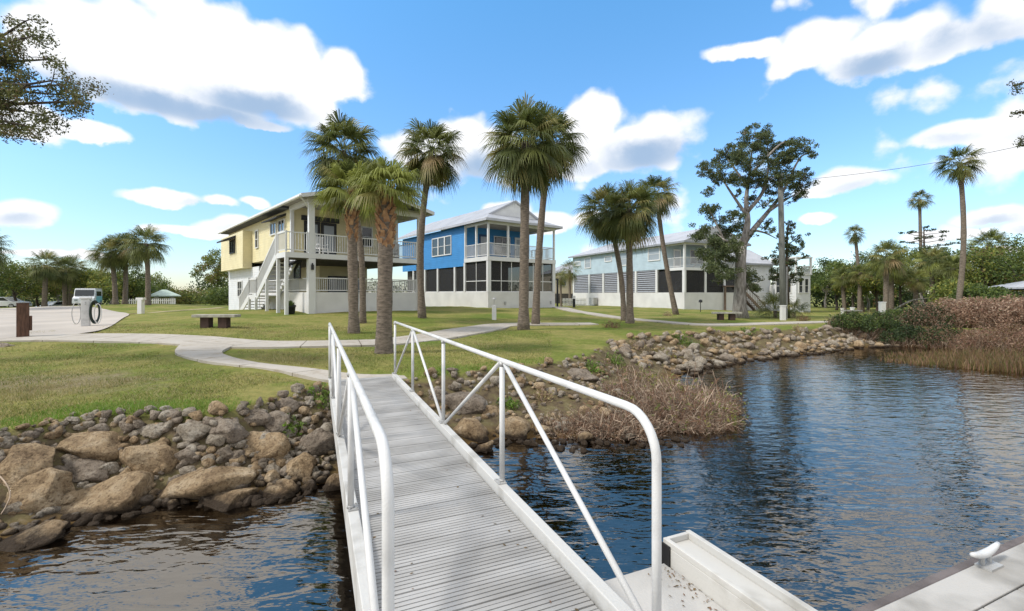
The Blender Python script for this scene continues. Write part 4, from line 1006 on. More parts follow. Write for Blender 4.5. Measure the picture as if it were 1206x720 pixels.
b = plant(797, 31); palm('slender palm leaning left in front of the grey house', b, at(773, 228, 31), .2, .15, 1.65, 52, 29, lo=-60, dead=4, bend=(-.12,0,.0), group=G1)
b = plant(1126, 33); palm('tallest slender palm above the brown shrubs with sparse crown', b, at(1130, 192, 33), .21, .16, 1.5, 40, 31, lo=-58, bend=(.42,0,0), group='tall slender palms at the right', n=18)
b = plant(1086, 62); palm('distant slender palm rising behind the bare pine', b, at(1083, 235, 62), .24, .2, 1.6, 46, 37, lo=-50, fan=18, group='tall slender palms at the right')
b = plant(1016, 52); palm('distant thin palm with small round crown near the white house', b, at(1007, 275, 52), .22, .17, 1.2, 50, 41, lo=-65, fan=18, group='tall slender palms at the right')
GL = 'three tall palms beyond the drive'
for i, (px, pt, pyt, d, Rr, lab) in enumerate(((136,131,298,47,2.0,'leftmost and lowest of the three tall palms beyond the drive'),(147,147,294,48,2.1,'middle palm of the three beyond the drive'),(174,172,287,46,2.1,'rightmost of the three palms beyond the drive, with a hanging frond'))):
    palm(lab, plant(px, d), at(pt, pyt, d), .27, .21, Rr*1.05, 60, 43 + i, lo=-55, fan=20, group=GL, bend=(.1,0,0))
GF = 'far palms at the left'
for i, (px, pt, pyt, d, lab) in enumerate(((52,54,312,54,'far palm with a pale trunk behind the white car'),(77,76,318,56,'far palm just left of the teal van'),(83,84,315,60,'far palm directly behind the teal van'),(-20,-19,290,40,'palm cut off by the left border of the photo'))):
    palm(lab, plant(px, d), at(pt, pyt, d), .3, .24, 2.1, 54, 53 + i, lo=-60, fan=18, group=GF)
GRT = 'low palms in the grove at the right'
for i, (px, pt, pyt, d, Rr, lab) in enumerate(((1043,1044,312,40,2.2,'thick low palm with wide dark crown in the right grove'),(1050,1050,325,43,1.8,'smaller palm beside the thick one in the right grove'),(1099,1097,316,44,2.0,'low palm in the right grove below the distant slender palm'),
        (1078,1079,338,42,1.5,'shortest palm in the middle of the right grove'),(1166,1164,298,45,2.4,'wide palm crown above the pavilion'),(1012,1013,330,50,1.7,'low palm below the thin distant palm'),(995,992,335,52,1.7,'low palm at the left end of the right grove'),(1120,1122,325,42,1.7,'low palm behind the base of the tallest slender palm'))):
    palm(lab, plant(px, d), at(pt, pyt - 9, d), .24, .2, Rr*.82, 60, 63 + i, lo=-50, fan=18, group=GRT, dry=.1, bright=.25)
palm('young palm between the blue and beige houses', plant(671, 60), at(671, 318, 60), .2, .17, 1.7, 40, 81, lo=-70, fan=12, group='young palms by the houses')
palm('second young palm close to the black lamp post', plant(661, 56), at(660, 326, 56), .16, .14, 1.2, 30, 83, lo=-70, fan=12, group='young palms by the houses')
palm('bushy trunkless palm around the foot of the utility pole', plant(913, 30), plant(913, 30) + Vector((0,0,.45)), .14, .13, 1.45, 26, 85, lo=-5, fan=16, group='young palms by the houses')
palm('small trunkless palm right of the utility pole', plant(935, 31), plant(935, 31) + Vector((0,0,.35)), .12, .12, 1.15, 22, 86, lo=-5, fan=16, group='young palms by the houses')

# ------------------------------------------------------------------ big cypress-like tree
def old_tree():
    d0 = 28.5; base = plant(873, d0); t = thing('red_cedar_tree', 'big old tree with pale forked trunk and open crown beside the utility pole', 'tree', base)
    r = random.Random(5); tb = MB()
    Z = lambda x, y, dd=0: at(800 + x/2.767, 130 + y/2.767, d0 + dd) - base     # read off a 2.767x enlargement
    pts = [Vector((0,0,-.3))] + [Z(*p) for p in ((196,640),(199,560),(200,490),(205,440))]
    tb.tube(pts, [.56,.40,.33,.31,.28], 14)
    limbs = [([(205,440),(222,370),(218,290),(230,200),(240,100)],.24), ([(205,440),(240,390),(290,330),(335,270),(390,160),(425,140)],.2), ([(218,340),(190,300),(150,240),(120,190)],.12),
             ([(222,330),(270,270),(290,190),(285,90)],.14), ([(200,490),(175,440),(150,425),(120,400)],.16), ([(290,330),(350,290),(395,265)],.1), ([(240,390),(280,400),(320,420)],.08),
             ([(150,425),(120,470),(130,530)],.09), ([(205,560),(225,570),(240,565)],.06), ([(150,430),(110,350),(95,320)],.07), ([(199,540),(235,590),(262,610)],.08), ([(240,200),(330,110),(370,105)],.09), ([(224,250),(180,190),(150,150)],.09)]
    for i, (pp, rr) in enumerate(limbs):
        q = [Z(*p, r.uniform(-1.2, 1.2) if j > 1 else 0) for j, p in enumerate(pp)]; q = catmull(q, 4)
        tb.tube(q, [rr + (.02 - rr)*k/(len(q)-1) for k in range(len(q))], 9)
    cl = [(240,80,26),(215,70,15),(285,75,22),(268,95,26),(330,110,22),(360,100,16),(380,110,16),(410,125,22),(432,148,13),(150,135,24),(130,160,24),(90,185,22),(75,205,14),(180,130,20),(185,165,26),(140,195,26),(115,225,18),(95,262,17),(225,175,26),(260,150,26),(305,165,28),(345,165,26),(300,120,24),(375,205,26),(400,235,22),(350,225,24),(400,265,18),(375,288,15),(320,235,22),(290,215,22),(260,220,20),(225,225,20),(180,220,16),(345,275,15),(195,265,14),
          (105,325,24),(130,350,22),(75,395,26),(100,425,28),(150,395,32),(185,385,24),(120,455,34),(85,470,26),(150,480,28),(130,520,30),(160,520,22),(110,500,24),(135,550,16),(180,420,18),(275,375,16),(300,395,12),(240,400,10),(290,300,12),(225,545,26),(240,580,22),(215,530,18),(95,320,18),(205,235,18),(250,245,20),(285,250,20),(315,262,18),(330,185,22),(372,150,20),(212,145,20),(200,112,18),(258,118,22),(162,228,18),(232,285,16),(272,305,14),(190,335,16),(215,395,14),(175,345,18),(60,410,16),(140,440,24),(165,455,18),(350,140,18),(240,210,18),(420,135,14),(380,245,18),(410,215,16),(170,150,18),(105,205,18)]
    c = []; rad = []
    for x, y, k in cl:
        p = Z(x, y, r.uniform(-1.6, 1.6)); q = k*1.05/2.767/F*d0
        for _ in range(11):
            v = Vector((r.gauss(0,.6), r.gauss(0,.75), r.gauss(0,.5)))*q; k2 = r.uniform(.35,.75); c.append(p + v); rad.append((q*k2, q*k2, q*k2*.7)); tb.tube([p - Vector((0,0,q*.5)), p + v], [.018,.006], 4)
    tb.build('trunk', M['bark'], t, smooth=True)
    lv = leaves(MB(), c, rad, 62000, .058, [M['cy1'], M['cy2'], M['g2']], (.48,.42,.1), 4); lv.build('crown', [M['cy1'], M['cy2'], M['g2']], t)
    # foliage climbing on and behind the pole belongs to a second smaller tree
    b2 = plant(929, 29.6); t2 = thing('red_cedar_tree', 'small dark cedar growing right against the utility pole', 'tree', b2)
    Z2 = lambda x, y, dd=0: at(800 + x/2.767, 130 + y/2.767, 29.6 + dd) - b2
    tb = MB(); tb.tube([(0,0,-.2), Z2(352,560), Z2(350,480), Z2(352,400), Z2(358,372)], [.1,.09,.08,.06,.03], 8)
    q2 = [(340,415,20),(365,385,16),(385,415,18),(400,445,14),(330,440,16),(350,455,22),(322,480,20),(335,515,26),(370,500,22),(378,540,20),(350,560,22),(320,545,20),(372,460,16),(300,555,12),(360,365,10),(410,478,10)]
    c = []; rad = []
    for i, (x, y, k) in enumerate(q2):
        p = Z2(x, y, .3 + r.uniform(-.5,.9)); q = k/2.767/F*29.6; limb_to(tb, Z2(351, min(545, y + 25)), p, .04, .012, i, 3)
        for _ in range(8): c.append(p + Vector((r.gauss(0,.55), r.gauss(0,.6), r.gauss(0,.5)))*q); rad.append((q*.55, q*.55, q*.4))
    tb.build('trunk', M['bark2'], t2, smooth=True)
    leaves(MB(), c, rad, 8000, .06, [M['cy1'], M['cy2'], M['gb']], (.45,.42,.13), 14).build('crown', [M['cy1'], M['cy2'], M['gb']], t2)
old_tree()

# ------------------------------------------------------------------ utility pole and wire
p = plant(922.5, 27.6); pl = thing('utility_pole', 'grey wooden utility pole beside the old tree', 'utility pole', p)
topz = at(919, 205, 27.6) - p
MB().tube([(0,0,-.3), topz*.5, topz], [.18,.165,.14], 14).build('pole', M['pole'], pl, smooth=True)
MB().tube([Vector((.2,-.02,-.2)), Vector((.19,-.03,3.2))], .035, 8).build('conduit', M['alu'], pl)
MB().tube([topz + Vector((-.0,-.16,-.6)), topz + Vector((0,-.16,-.45))], .05, 8).build('insulator', M['alu'], pl)
w0 = p + topz + Vector((0,-.16,-.52)); w1 = at(1420, 118, 19)
pts = [w0.lerp(w1, i/24) - Vector((0,0,.55*math.sin(math.pi*i/24))) for i in range(25)]
MB().tube(pts, .011, 6).build('power_line', M['black'], tags=('thin overhead power line running from the pole to the right', 'power line'))

# ------------------------------------------------------------------ oak branches reaching in from the sides
def side_oak(label, base, top, tips, n, mats, probs, seed, leaf, crad):
    t = thing('oak_tree', label, 'tree', base); tb = MB(); r = random.Random(seed); C = []; rad = []
    limb_to(tb, (0,0,-.3), Vector(top) - Vector(base), .34, .2, seed)
    for i, (tip, off) in enumerate(tips):
        a = Vector(top) - Vector(base); q = Vector(tip) - Vector(base)
        pts = limb_to(tb, a, q, .10, .012, seed + i, 9, .1)
        for k in range(4, 10):
            for _ in range(3):
                c = pts[k] + Vector((r.gauss(0,1), r.gauss(0,1), r.gauss(0,1)))*off; C.append(c); rad.append(crad*r.uniform(.5,1.1)); tb.tube([pts[k], pts[k].lerp(c,.5) + Vector((0,0,.03)), c], [.012,.007,.003], 4)
    tb.build('trunk', M['bark2'], t, smooth=True)
    leaves(MB(), C, rad, n, leaf, mats, probs, seed).build('crown', mats, t)
OK = [M['oak1'], M['oak2'], M['oak3']]
D = 8.5; bx = plant(-330, 9.0)
tips = [((px, py, dd)) for px, py, dd in ((30,45,8.2),(60,70,8.6),(92,120,8.4),(70,112,8.9),(38,150,8.3),(62,95,8.0),(20,95,8.9),(5,60,8.5),(10,130,8.6),(48,135,8.8),(30,25,8.7),(75,100,8.5),(-40,30,8.8),(-60,110,8.5),(-90,60,9.2),(-130,140,9))]
side_oak('oak branch hanging in at the upper left corner', bx, at(-230, 130, 9.0), [(at(*q), .2) for q in tips], 46000, OK, (.3,.42,.28), 21, .027, .24)
tips = [((px, py, dd)) for px, py, dd in ((1193,101,9),(1196,134,9.2),(1202,168,9),(1240,80,9.4),(1250,140,9),(1290,110,9.5))]
side_oak('oak twigs just entering at the right border', plant(1560, 9.5), at(1440, 60, 9.6), [(at(*q), .07) for q in tips], 7000, OK, (.5,.4,.1), 25, .022, .12)

# ------------------------------------------------------------------ groves behind
GM = [M['g1'], M['g2'], M['g3'], M['gy'], M['gb']]
KIND = {'dark': (.32,.42,.2,.03,.03), 'mid': (.12,.33,.38,.14,.03), 'light': (.03,.14,.41,.38,.04), 'brown': (.08,.2,.24,.2,.28)}
def grove(rows, group):
    for i, (px, py, d, H, W, kind, lab) in enumerate(rows):
        b = plant(px, d)
        bushy_tree(lab, b, H, W, GM, KIND[kind], 100 + int(px) + i, nl=4200, leaf=.12 if d < 50 else .14, trunk_h=.10 if H < 4 else .40, group=group, rb=.14 if H < 4 else .17, bark='bark2' if i % 3 else 'bark', name='bush' if H < 3.2 else 'broadleaf_tree', cat='bush' if H < 3.2 else 'tree')
grove([(-20,0,52,6.0,7.5,'mid','round green tree at the left edge behind the white car'),(20,0,56,5.6,8.1,'brown','brownish tree between the left edge and the far pale palm'),(45,0,60,6.0,7.5,'brown','russet tree behind the far pale palm'),(72,0,64,6.5,7.5,'dark','dark tree behind the far palms left of the teal van'),
       (100,0,64,6.0,6.2,'brown','low russet tree behind the teal van'),(112,0,58,5.1,5.8,'light','bright yellow green tree just right of the teal van'),(130,0,57,4.7,5.8,'light','yellow green tree behind the trunks of the three palms'),(155,0,59,4.9,6.2,'mid','green tree between the middle and right palm of the three'),(182,0,66,5.2,6.9,'light','yellowish green tree behind the small pavilion'),
       (205,0,72,2.6,7.5,'mid','low bush right of the small pavilion'),(228,0,70,2.8,7.5,'brown','low brown bush in the gap beside the yellow house'),(252,0,64,7.7,5.5,'brown','bare looking tree touching the yellow house'),(268,0,60,2.4,6.2,'mid','low green bush at the back corner of the yellow house')], 'trees beyond the drive')
grove([(972,0,66,7.3,7.2,'dark','dark tree immediately right of the white house'),(985,0,58,6.4,6.5,'mid','mid green tree at the left end of the right grove'),(1003,0,56,5.6,6.0,'brown','brownish tree behind the thin distant palm'),(1022,0,58,7.3,6.8,'mid','green tree left of the thick low palm'),(1034,0,50,5.9,5.9,'brown','russet tree touching the thick low palm'),
       (1062,0,52,7.6,6.5,'light','yellow green tree between the palms of the right grove'),(1085,0,56,8.1,7.3,'dark','dark tree below the bare pine'),(1108,0,50,7.0,6.5,'dark','dark green tree left of the tallest slender palm'),(1124,0,38,3.0,5.5,'light','bright green bush at the foot of the tallest slender palm'),(1142,0,44,6.4,7.2,'mid','green tree right of the tallest slender palm'),
       (1168,0,42,6.4,6.5,'brown','olive brown tree behind the pavilion'),(1192,0,46,7.8,7.8,'dark','tall dark tree above the pavilion roof'),(1215,0,40,6.4,6.5,'mid','green tree at the right border'),(1150,0,33,2.5,4.4,'mid','low bush left of the pavilion'),(1172,0,34,2.2,4.2,'dark','low dark bush under the pavilion eave'),(1245,0,44,8.4,7.8,'dark','dark tree beyond the right border'),(946,0,70,5.6,7.8,'dark','dark tree behind the white turret')], 'trees of the right grove')
# bare pine
b = plant(1088, 58); t = thing('pine_tree', 'thin bare pine with sparse flat branches in the right grove', 'tree', b); r = random.Random(3); tb = MB(); C = []; rad = []
tb.tube([(0,0,-.2),(.1,0,6),(0,0,10.6)], [.22,.16,.05], 8)
for i in range(22):
    z = 6.2 + 4.2*i/22; a = i*2.4; L = (1.1 + 1.9*math.sin(math.pi*(i+3)/27))*r.uniform(.6,1.1); q = Vector((math.cos(a)*L, math.sin(a)*L, z + r.uniform(-.1,.6))); limb_to(tb, (0,0,z), q, .05, .015, i, 4)
    for k in range(2): C.append(q*1.0 + Vector((r.gauss(0,.3), r.gauss(0,.3), .1))); rad.append((.38,.38,.16))
tb.build('trunk', M['bark2'], t); leaves(MB(), C, rad, 1500, .12, [M['g1'], M['cy1']], (.6,.4), 9).build('crown', [M['g1'], M['cy1']], t)
# far wood behind everything: reads as one mass
def far_wood(name, label, x0, x1, y, H, n, seed):
    r = random.Random(seed); C = []; rad = []; x = x0
    while x < x1:
        h = H*r.uniform(.55,1.1); z0 = gz(x, y)
        for k in range(3): C.append((x + r.uniform(-1.5,1.5), y + r.uniform(-3,3), z0 + h*(.2 + .32*k))); rad.append((2.0, 2.0, h*.26))
        x += r.uniform(1.3, 2.3)
    m = leaves(MB(), C, rad, n, .26, GM, (.55,.3,.08,.02,.05), seed)
    for c in C[::3]: m.tube([(c[0], c[1], gz(c[0], c[1]) - .3), (c[0], c[1], c[2])], .14, 5, 4)
    m.build(name, GM, tags=(label, 'wood', None, 'stuff'))
far_wood('woods', 'dark far woods behind the right grove', 44, 92, 70, 6.0, 16000, 1)
far_wood('woods', 'far woods along the horizon behind the drive', -110, -40, 82, 5.2, 15000, 2)
far_wood('woods', 'far woods on the horizon behind the houses', -42, 44, 110, 4.5, 9000, 3)
# fallen grey limb in the grove
q = [at(1052,366,41), at(1062,360,40.5), at(1075,354,40), at(1090,352,40), at(1098,351,40)]
MB().tube(catmull(q, 4), [.11 - .08*i/16 for i in range(17)], 8).build('fallen_limb', M['bark'], smooth=True, tags=('arched grey fallen limb under the right grove', 'fallen limb'))

# ------------------------------------------------------------------ shrubs on the water's edge
PK = [M['pk1'], M['pk2'], M['pk3'], M['g2']]
def shrub(label, px, d, W, Dp, H, seed, n, leaf, mats, probs, group, tw='twig', nt=500, name='shrub'):
    b = plant(px, d); b.z = max(b.z, ZW); t = thing(name, label, 'shrub', b, 0, group); r = random.Random(seed)
    s = MB(); twig_mass(s, b, W*.45, Dp*.45, H*.95, nt, seed, .007, .4); s.build('stems', [M['twig'], M['twig2'], M['twig3']], t)
    C = []; rad = []
    for i in range(26):
        a = i*2.4; q = math.sqrt((i+.5)/26); x, y = math.cos(a)*q*W/2*.85, math.sin(a)*q*Dp/2*.85
        top = H*(1 - .55*q*q)*r.uniform(.8,1.05)
        for f in (.45,.85) if q < .9 else (.3,.75): C.append((x, y, top*f)); k = r.uniform(.22,.36)*H*.75; rad.append((k*1.2, k*1.2, k*.8))
    leaves(MB(), C, rad, n, leaf, mats, probs, seed).build('foliage', mats, t); return t
GP = 'pinkish brown shrubs on the right shore'
shrub('dome of pinkish brown shrub left of the pavilion', 1132, 22.3, 4.2, 3.4, 1.6, 1, 9000, .055, PK, (.46,.27,.22,.05), GP)
shrub('pinkish brown shrub in front of the pavilion', 1180, 21.5, 4.4, 3.4, 1.6, 2, 9000, .055, PK, (.48,.25,.24,.03), GP)
shrub('large brown shrub at the right border below the pavilion', 1225, 20, 4.6, 3.4, 1.6, 3, 8000, .055, PK, (.46,.3,.22,.02), GP)
shrub('reddish brown shrub low over the water at the right', 1178, 19.0, 4.2, 2.0, 1.15, 4, 5000, .04, [M['rd1'], M['pk2'], M['pk1'], M['rd2']], (.3,.42,.16,.12), GP, nt=1400)
shrub('grey brown shrub between the green bush and the brown domes', 1092, 22.2, 2.6, 2.2, 1.2, 5, 4500, .045, [M['pk2'], M['g1'], M['pk1'], M['g2']], (.3,.35,.15,.2), GP)
shrub('reddish shrub at the right border over the water', 1240, 17.5, 4, 2.6, 1.25, 7, 4500, .045, [M['rd1'], M['pk2'], M['pk1'], M['rd2']], (.3,.4,.18,.12), GP, nt=1200)
GG = 'green bushes on the far shore'
GB_ = [M['g1'], M['g2'], M['g3'], M['gy']]
shrub('low green bush at the end of the far rocks', 1004, 22.0, 2.4, 1.8, 1.05, 11, 4200, .05, GB_, (.4,.36,.2,.04), GG)
shrub('green bush right of the low one over the dark water', 1032, 22.4, 2.4, 2.0, 1.05, 12, 4600, .05, GB_, (.36,.36,.24,.04), GG)
shrub('yellow green bush below the white bollard', 1066, 23.2, 2.6, 1.8, .95, 13, 4600, .05, GB_, (.25,.3,.3,.15), GG)
shrub('dark green bush overhanging the water', 1066, 21.2, 2.8, 1.6, .95, 14, 3800, .05, GB_, (.7,.25,.05,.0), GG)
shrub('small dark bush under the brown domes at the waterline', 1112, 20.3, 2.4, 1.4, 1.0, 15, 3000, .045, [M['g1'], M['pk2'], M['g2'], M['rd2']], (.5,.2,.2,.1), GG)
# reeds standing in shallow water
r = np.random.default_rng(5); rb = MB(); n = 5200
RX = r.random(n)**.7; px = 1035 + RX*230; py = 416 + r.random(n)*(10 + 20*RX); d = F*(CH - ZW)/(py - HY); X = (px - CX)/F*d
hgt = r.uniform(.12,.42,n)*(.35 + 1.15*RX); P = np.stack([X, d, np.full(n, ZW - .03)], 1); l = r.normal(size=(n,3))*[.2,.2,0]*hgt[:,None]
top = P + l + np.stack([0*hgt,0*hgt,hgt],1); s = np.stack([np.full(n,.010), r.normal(size=n)*.005, 0*hgt], 1); mid = (P+top)/2 - l*.2
mi = r.integers(0,4,n); rb.quads(np.stack([P-s,P+s,mid+s*.8,mid-s*.8],1), mi); rb.quads(np.stack([mid-s*.8,mid+s*.8,top+s*.2,top-s*.2],1), mi)
rb.build('reeds', [M['rd1'], M['rd2'], M['gb'], M['pk2']], tags=('brown green reeds standing in the shallows at the right', 'reeds', None, 'stuff'))
# dry brush on the point beyond the right railing
GD_ = 'dry brush on the small point'
TW = [M['twig'], M['twig2'], M['twig3']]
for i, (px, d, rx, ry, H, n, lab) in enumerate(((800,8.6,1.0,.75,1.0,3400,'largest tangle of dry brush on the point beside the handrail bend'),(760,9.4,.9,.9,.85,2600,'dry brush behind the handrail bend'),(725,8.0,.8,.55,.6,2400,'low dry brush along the waterline before the point'),(820,10.2,.7,1.1,.85,2200,'pale dry brush on the far side of the point'),(672,7.9,.7,.45,.42,1600,'short dry brush among the rocks right of the boulders'),(758,11.3,1.1,1.0,.55,1500,'grey dry brush below the lawn edge'),(832,8.7,.45,.45,.7,700,'outermost dry brush leaning over the water'))):
    b = plant(px, d); b.z = max(b.z, ZW); t = thing('dry_brush', lab, 'brush', b, 0, GD_)
    m = MB(); ends = twig_mass(m, b, rx, ry, H, int(n*.33), 200 + i, .0042, 1.5, 3, 5, (.05,-.15)); twig_mass(m, b, rx*1.05, ry*1.05, H*.7, int(n*.3), 700 + i, .003, 2.2, 3, 4, (.3,-.3)); twig_mass(m, b, rx*.9, ry*.9, H*1.15, int(n*.06), 800 + i, .008, .7, 3, 5)
    m.build('stems', TW, t)
    if i in (0, 3, 5, 6, 1):
        k = {0:500,1:350,3:900,5:700,6:1300}[i]; rr = np.random.default_rng(i); e = ends[rr.integers(0, len(ends), k)] - rr.random((k,1))*[[0,0,H*.6]]
        leaves(MB(), e, np.full(len(e), .05), k*3, .028, [M['g3'], M['gy'], M['gr2']], (.5,.25,.25), i).build('leaves', [M['g3'], M['gy'], M['gr2']], t)
# weeds on the far rock bank
for i, (px, py, H, kind, lab) in enumerate(((783,420,.5,'y','orange weed among the near end of the far rocks'),(800,404,.55,'g','green weed above the orange one on the far rocks'),(815,409,.5,'g','green weed right of the pale rocks'),(880,393,.4,'g','small green weed at the top of the far rocks'),(940,390,.35,'b','brown weed at the top of the far rocks'),(752,412,.45,'b','pale dead weed at the left end of the far rocks'),(850,398,.35,'b','pale dead weed in the middle of the far rocks'),(725,428,.4,'g','green weed on the slope above the brush'),(700,437,.35,'g','low green weed near the grey slab'),(640,470,.3,'b','brown weed between the right hand rubble stones'),(600,480,.28,'g','green weed beside the boulders right of the gangway'),(342,506,.24,'g','grassy weed among the rocks left of the gangway'),(385,480,.4,'g','dark weed against the gangway at the bank'),(688,378,.0,'g',''),(786,372,.42,'b','thin dry stalk on the lawn below the leaning palm'),(945,378,.5,'r','reddish stalk by the far path'),(720,386,.5,'r','reddish stalk beside the twin palms'))):
    if not lab: continue
    b = ground(px, py); t = thing('weed', lab, 'weed', b, 0, 'weeds on the banks'); m = MB(); rr = np.random.default_rng(i)
    mats = {'y':[M['gb'],M['gy'],M['pk1']], 'g':[M['g3'],M['gr4'],M['g2']], 'b':[M['pk3'],M['gr3'],M['pk1']], 'r':[M['pk2'],M['rd1'],M['twig3']]}[kind]
    ends = twig_mass(m, b, .5*H, .4*H, H, 90, 300 + i, .006, .6, 3, 3)
    k = 160; e = ends[rr.integers(0, len(ends), k)] - rr.random((k,1))*[[0,0,H*.4]]
    leaves(m, e, np.full(k, .05), 300, .032, mats, (.4,.35,.25), i); m.build('foliage', mats, t)
# ------------------------------------------------------------------ rocks
def rock_mesh(name, seed, dims, m, sub=3, block=3.0, cuts=7, rough=.16):
    bm = bmesh.new(); bmesh.ops.create_icosphere(bm, subdivisions=sub, radius=1); r = random.Random(seed)
    pl = []
    for _ in range(cuts):
        v = Vector((r.gauss(0,1), r.gauss(0,1), r.gauss(0,.8))).normalized(); pl.append((v, r.uniform(.58,.86)))
    o = Vector((seed*7.3, seed*1.7, 0))
    for v in bm.verts:
        p = v.co.normalized(); k = (abs(p.x)**block + abs(p.y)**block + abs(p.z)**block)**(-1/block); p = p*k*.92
        for n, dd in pl:
            e = p.dot(n) - dd
            if e > 0: p -= n*e*.95
        p *= 1 + rough*noise.noise(p*1.3 + o)*1.3 + rough*.6*noise.noise(p*3.1 + o) + rough*.28*noise.noise(p*7 + o)
        v.co = Vector((p.x*dims[0], p.y*dims[1], p.z*dims[2]))
    me = bpy.data.meshes.new(name); bm.to_mesh(me); bm.free(); me.materials.append(m)
    me.polygons.foreach_set('use_smooth', np.ones(len(me.polygons), bool)); return me
def rock(px, py, wpx, hpx, label, m='rock', tilt=0, seed=0, rz=0, name='boulder', sink=.0, depth=.75, group=None):
    g = ground(px, py); d = g.y; w = wpx/F*d; h = hpx/F*d
    w *= 1.03; h *= 1.03; me = rock_mesh(name, seed + int(px), (w*.55, w*.5*depth, h*.54), M[m], 4, 2.6, 13, .13)
    o = bpy.data.objects.new(name, me); COL.objects.link(o); o.location = g + Vector((0, 0, h*.02 - sink)); o.rotation_euler = (R(8), tilt, rz)
    tag(o, label, 'rock', group); return o
GL1 = 'boulders on the left bank'
for i, (px, py, w, h, tilt, m, lab) in enumerate((
 (46,590,76,52,-.6,'rock','tilted brown boulder at the far left above the lowest one'),(36,636,76,34,-.25,'rock','lowest boulder half in the water at the left border'),(125,594,112,54,-.12,'rock','biggest brown boulder at the waterline of the left bank'),
 (28,556,80,56,.1,'rock','broad dull boulder at the left border under the rubble'),(114,528,68,34,.05,'rock','flat topped boulder below the pale rubble'),(180,541,72,46,.05,'rock','broad tan boulder in the middle of the left bank'),(104,557,52,30,.2,'rockg','broken dark boulder between two big brown ones'),
 (246,571,102,38,-.12,'rock','long flat boulder overhanging the waterline'),(266,592,76,26,-.25,'rock','low ridged boulder sticking out into the water'),(326,584,50,28,-.1,'rock','rough low boulder at the waterline beside the squarish one'),(352,558,44,42,.3,'rock','squarish tan boulder near the gangway'),
 (372,524,54,36,-.45,'rockg','wedge shaped boulder leaning toward the gangway'),(308,531,56,36,.1,'rock','golden tan boulder above the rough low one'),(229,513,42,24,.15,'rockp','pale jagged boulder with dark gap beneath'),(322,502,46,26,-.4,'rockg','dark slanted boulder near the top of the left bank'),
 (268,504,46,26,.2,'rockg','dull grey boulder near the top of the left bank'),(392,574,30,38,.2,'rock','boulder half hidden by the gangway edge'),(257,520,26,18,.1,'rockp','smooth pale stone right of the jagged boulder'),(220,540,26,30,.1,'rockg','upright dull stone left of the long flat boulder'),
 (264,538,24,20,0,'rockg','rounded dull stone above the long flat boulder'),(279,543,24,18,.2,'rockg','small stone beside the golden tan boulder'),(338,511,22,13,-.2,'rockp','pale flat stone below the slanted boulder'),(335,541,17,13,.1,'rockp','small pale stone above the squarish boulder'),(322,553,25,14,.2,'rockp','flat pale stone against the squarish boulder'),
 (302,491,36,18,.1,'rockg','grey ledge stone at the grass edge'),(178,505,32,13,-.1,'rockp','flat white stone at the grass edge'),(68,502,17,11,.1,'rockp','white stone at the left end of the rubble'),(108,490,19,15,.0,'rockp','upright whitish stone in the grass edge'),(85,501,17,9,.2,'rockp','flat yellowish stone in the pale rubble'),(283,484,11,17,.3,'rockp','pointed white stone standing at the grass edge'),
 (150,500,24,12,.1,'rockg','dark stone left of the flat white stone'),(205,488,24,16,0,'rockg','brown stone at the grass edge above the jagged boulder'),(335,478,34,16,.1,'rockg','grey slab at the top of the bank by the weeds'))):
    rock(px, py, w, h, lab, m, tilt, i*3 + 1, rz=(i*.37) % .5 - .25, group=GL1, sink=.03)
GR1 = 'boulders right of the gangway'
for i, (px, py, w, h, tilt, m, lab) in enumerate(((557,512,50,36,0,'rock','brown boulder at the waterline just right of the gangway'),(604,512,46,40,.2,'rock','rounded boulder next to the right hand post'),(545,480,52,30,.1,'rockg','dull boulder behind the right hand brace'),(683,442,42,13,.05,'rockg','flat grey slab at the lawn edge'),(518,470,26,24,0,'rockg','boulder tucked under the gangway rail'),(640,510,26,20,.1,'rock','low stone right of the rounded boulder'),
   (650,462,16,14,.2,'rockp','pale pointed stone in the right hand rubble'),(578,487,28,18,.1,'rock','tan stone above the rounded boulder'))):
    rock(px, py, w, h, lab, m, tilt, i*5 + 2, rz=(i*.41) % .6 - .3, group=GR1, sink=.03)
# loose rubble
VAR = {m: [rock_mesh('rock', 900 + k, (1, r_[0], r_[1]), M[m], 3 if k < 3 else 2, 2.4, 10, .17) for k, r_ in enumerate(((.8,.6),(.7,.75),(.95,.55),(.75,.65),(.85,.7)))] for m in ('rock','rockp','rockg')}
def scatter(n, box, smin, smax, label, group, seed, wts, pw=2.0, avoid=()):
    r = random.Random(seed); out = []; tries = 0
    while len(out) < n and tries < 60000:
        tries += 1; x, y = r.uniform(box[0], box[1]), r.uniform(box[2], box[3]); P = np.array([[x, y]])
        if poly_in(P, W_POLY)[0] or not poly_in(P, L_POLY)[0]:
            if not (poly_dist(P, L_POLY)[0] < .12): continue
        s = smin + (smax - smin)*r.random()**pw
        if (abs((x + 2.23)*.918 + (y - 8.66)*.395 + .57) < .75 and (x + 2.23)*.395 - (y - 8.66)*.918 < .5): continue
        if any((x-a)**2 + (y-b)**2 < ((s+c)*.62)**2 for a, b, c in out): continue
        out.append((x, y, s)); k = r.choices(('rock','rockp','rockg'), wts)[0]; me = r.choice(VAR[k])
        o = bpy.data.objects.new('rock', me); COL.objects.link(o); o.location = (x, y, gz(x, y) + s*.22)
        q = r.uniform(.8, 1.15); o.scale = (s*.5*q, s*.5/q, s*.5*r.uniform(.8,1.2)); o.rotation_euler = (r.uniform(-.4,.4), r.uniform(-.4,.4), r.uniform(0,6.28))
        tag(o, label, 'rock', group)
    return len(out)
scatter(120, (-7.2,-2.6,4.4,9), .10, .40, 'small loose stone in the rubble of the left bank', 'loose stones on the left bank', 1, (.3,.35,.35), 1.6)
scatter(60, (-1.7,2.6,6.9,13), .10, .36, 'small loose stone in the rubble right of the gangway', 'loose stones right of the gangway', 2, (.35,.3,.35), 1.6)
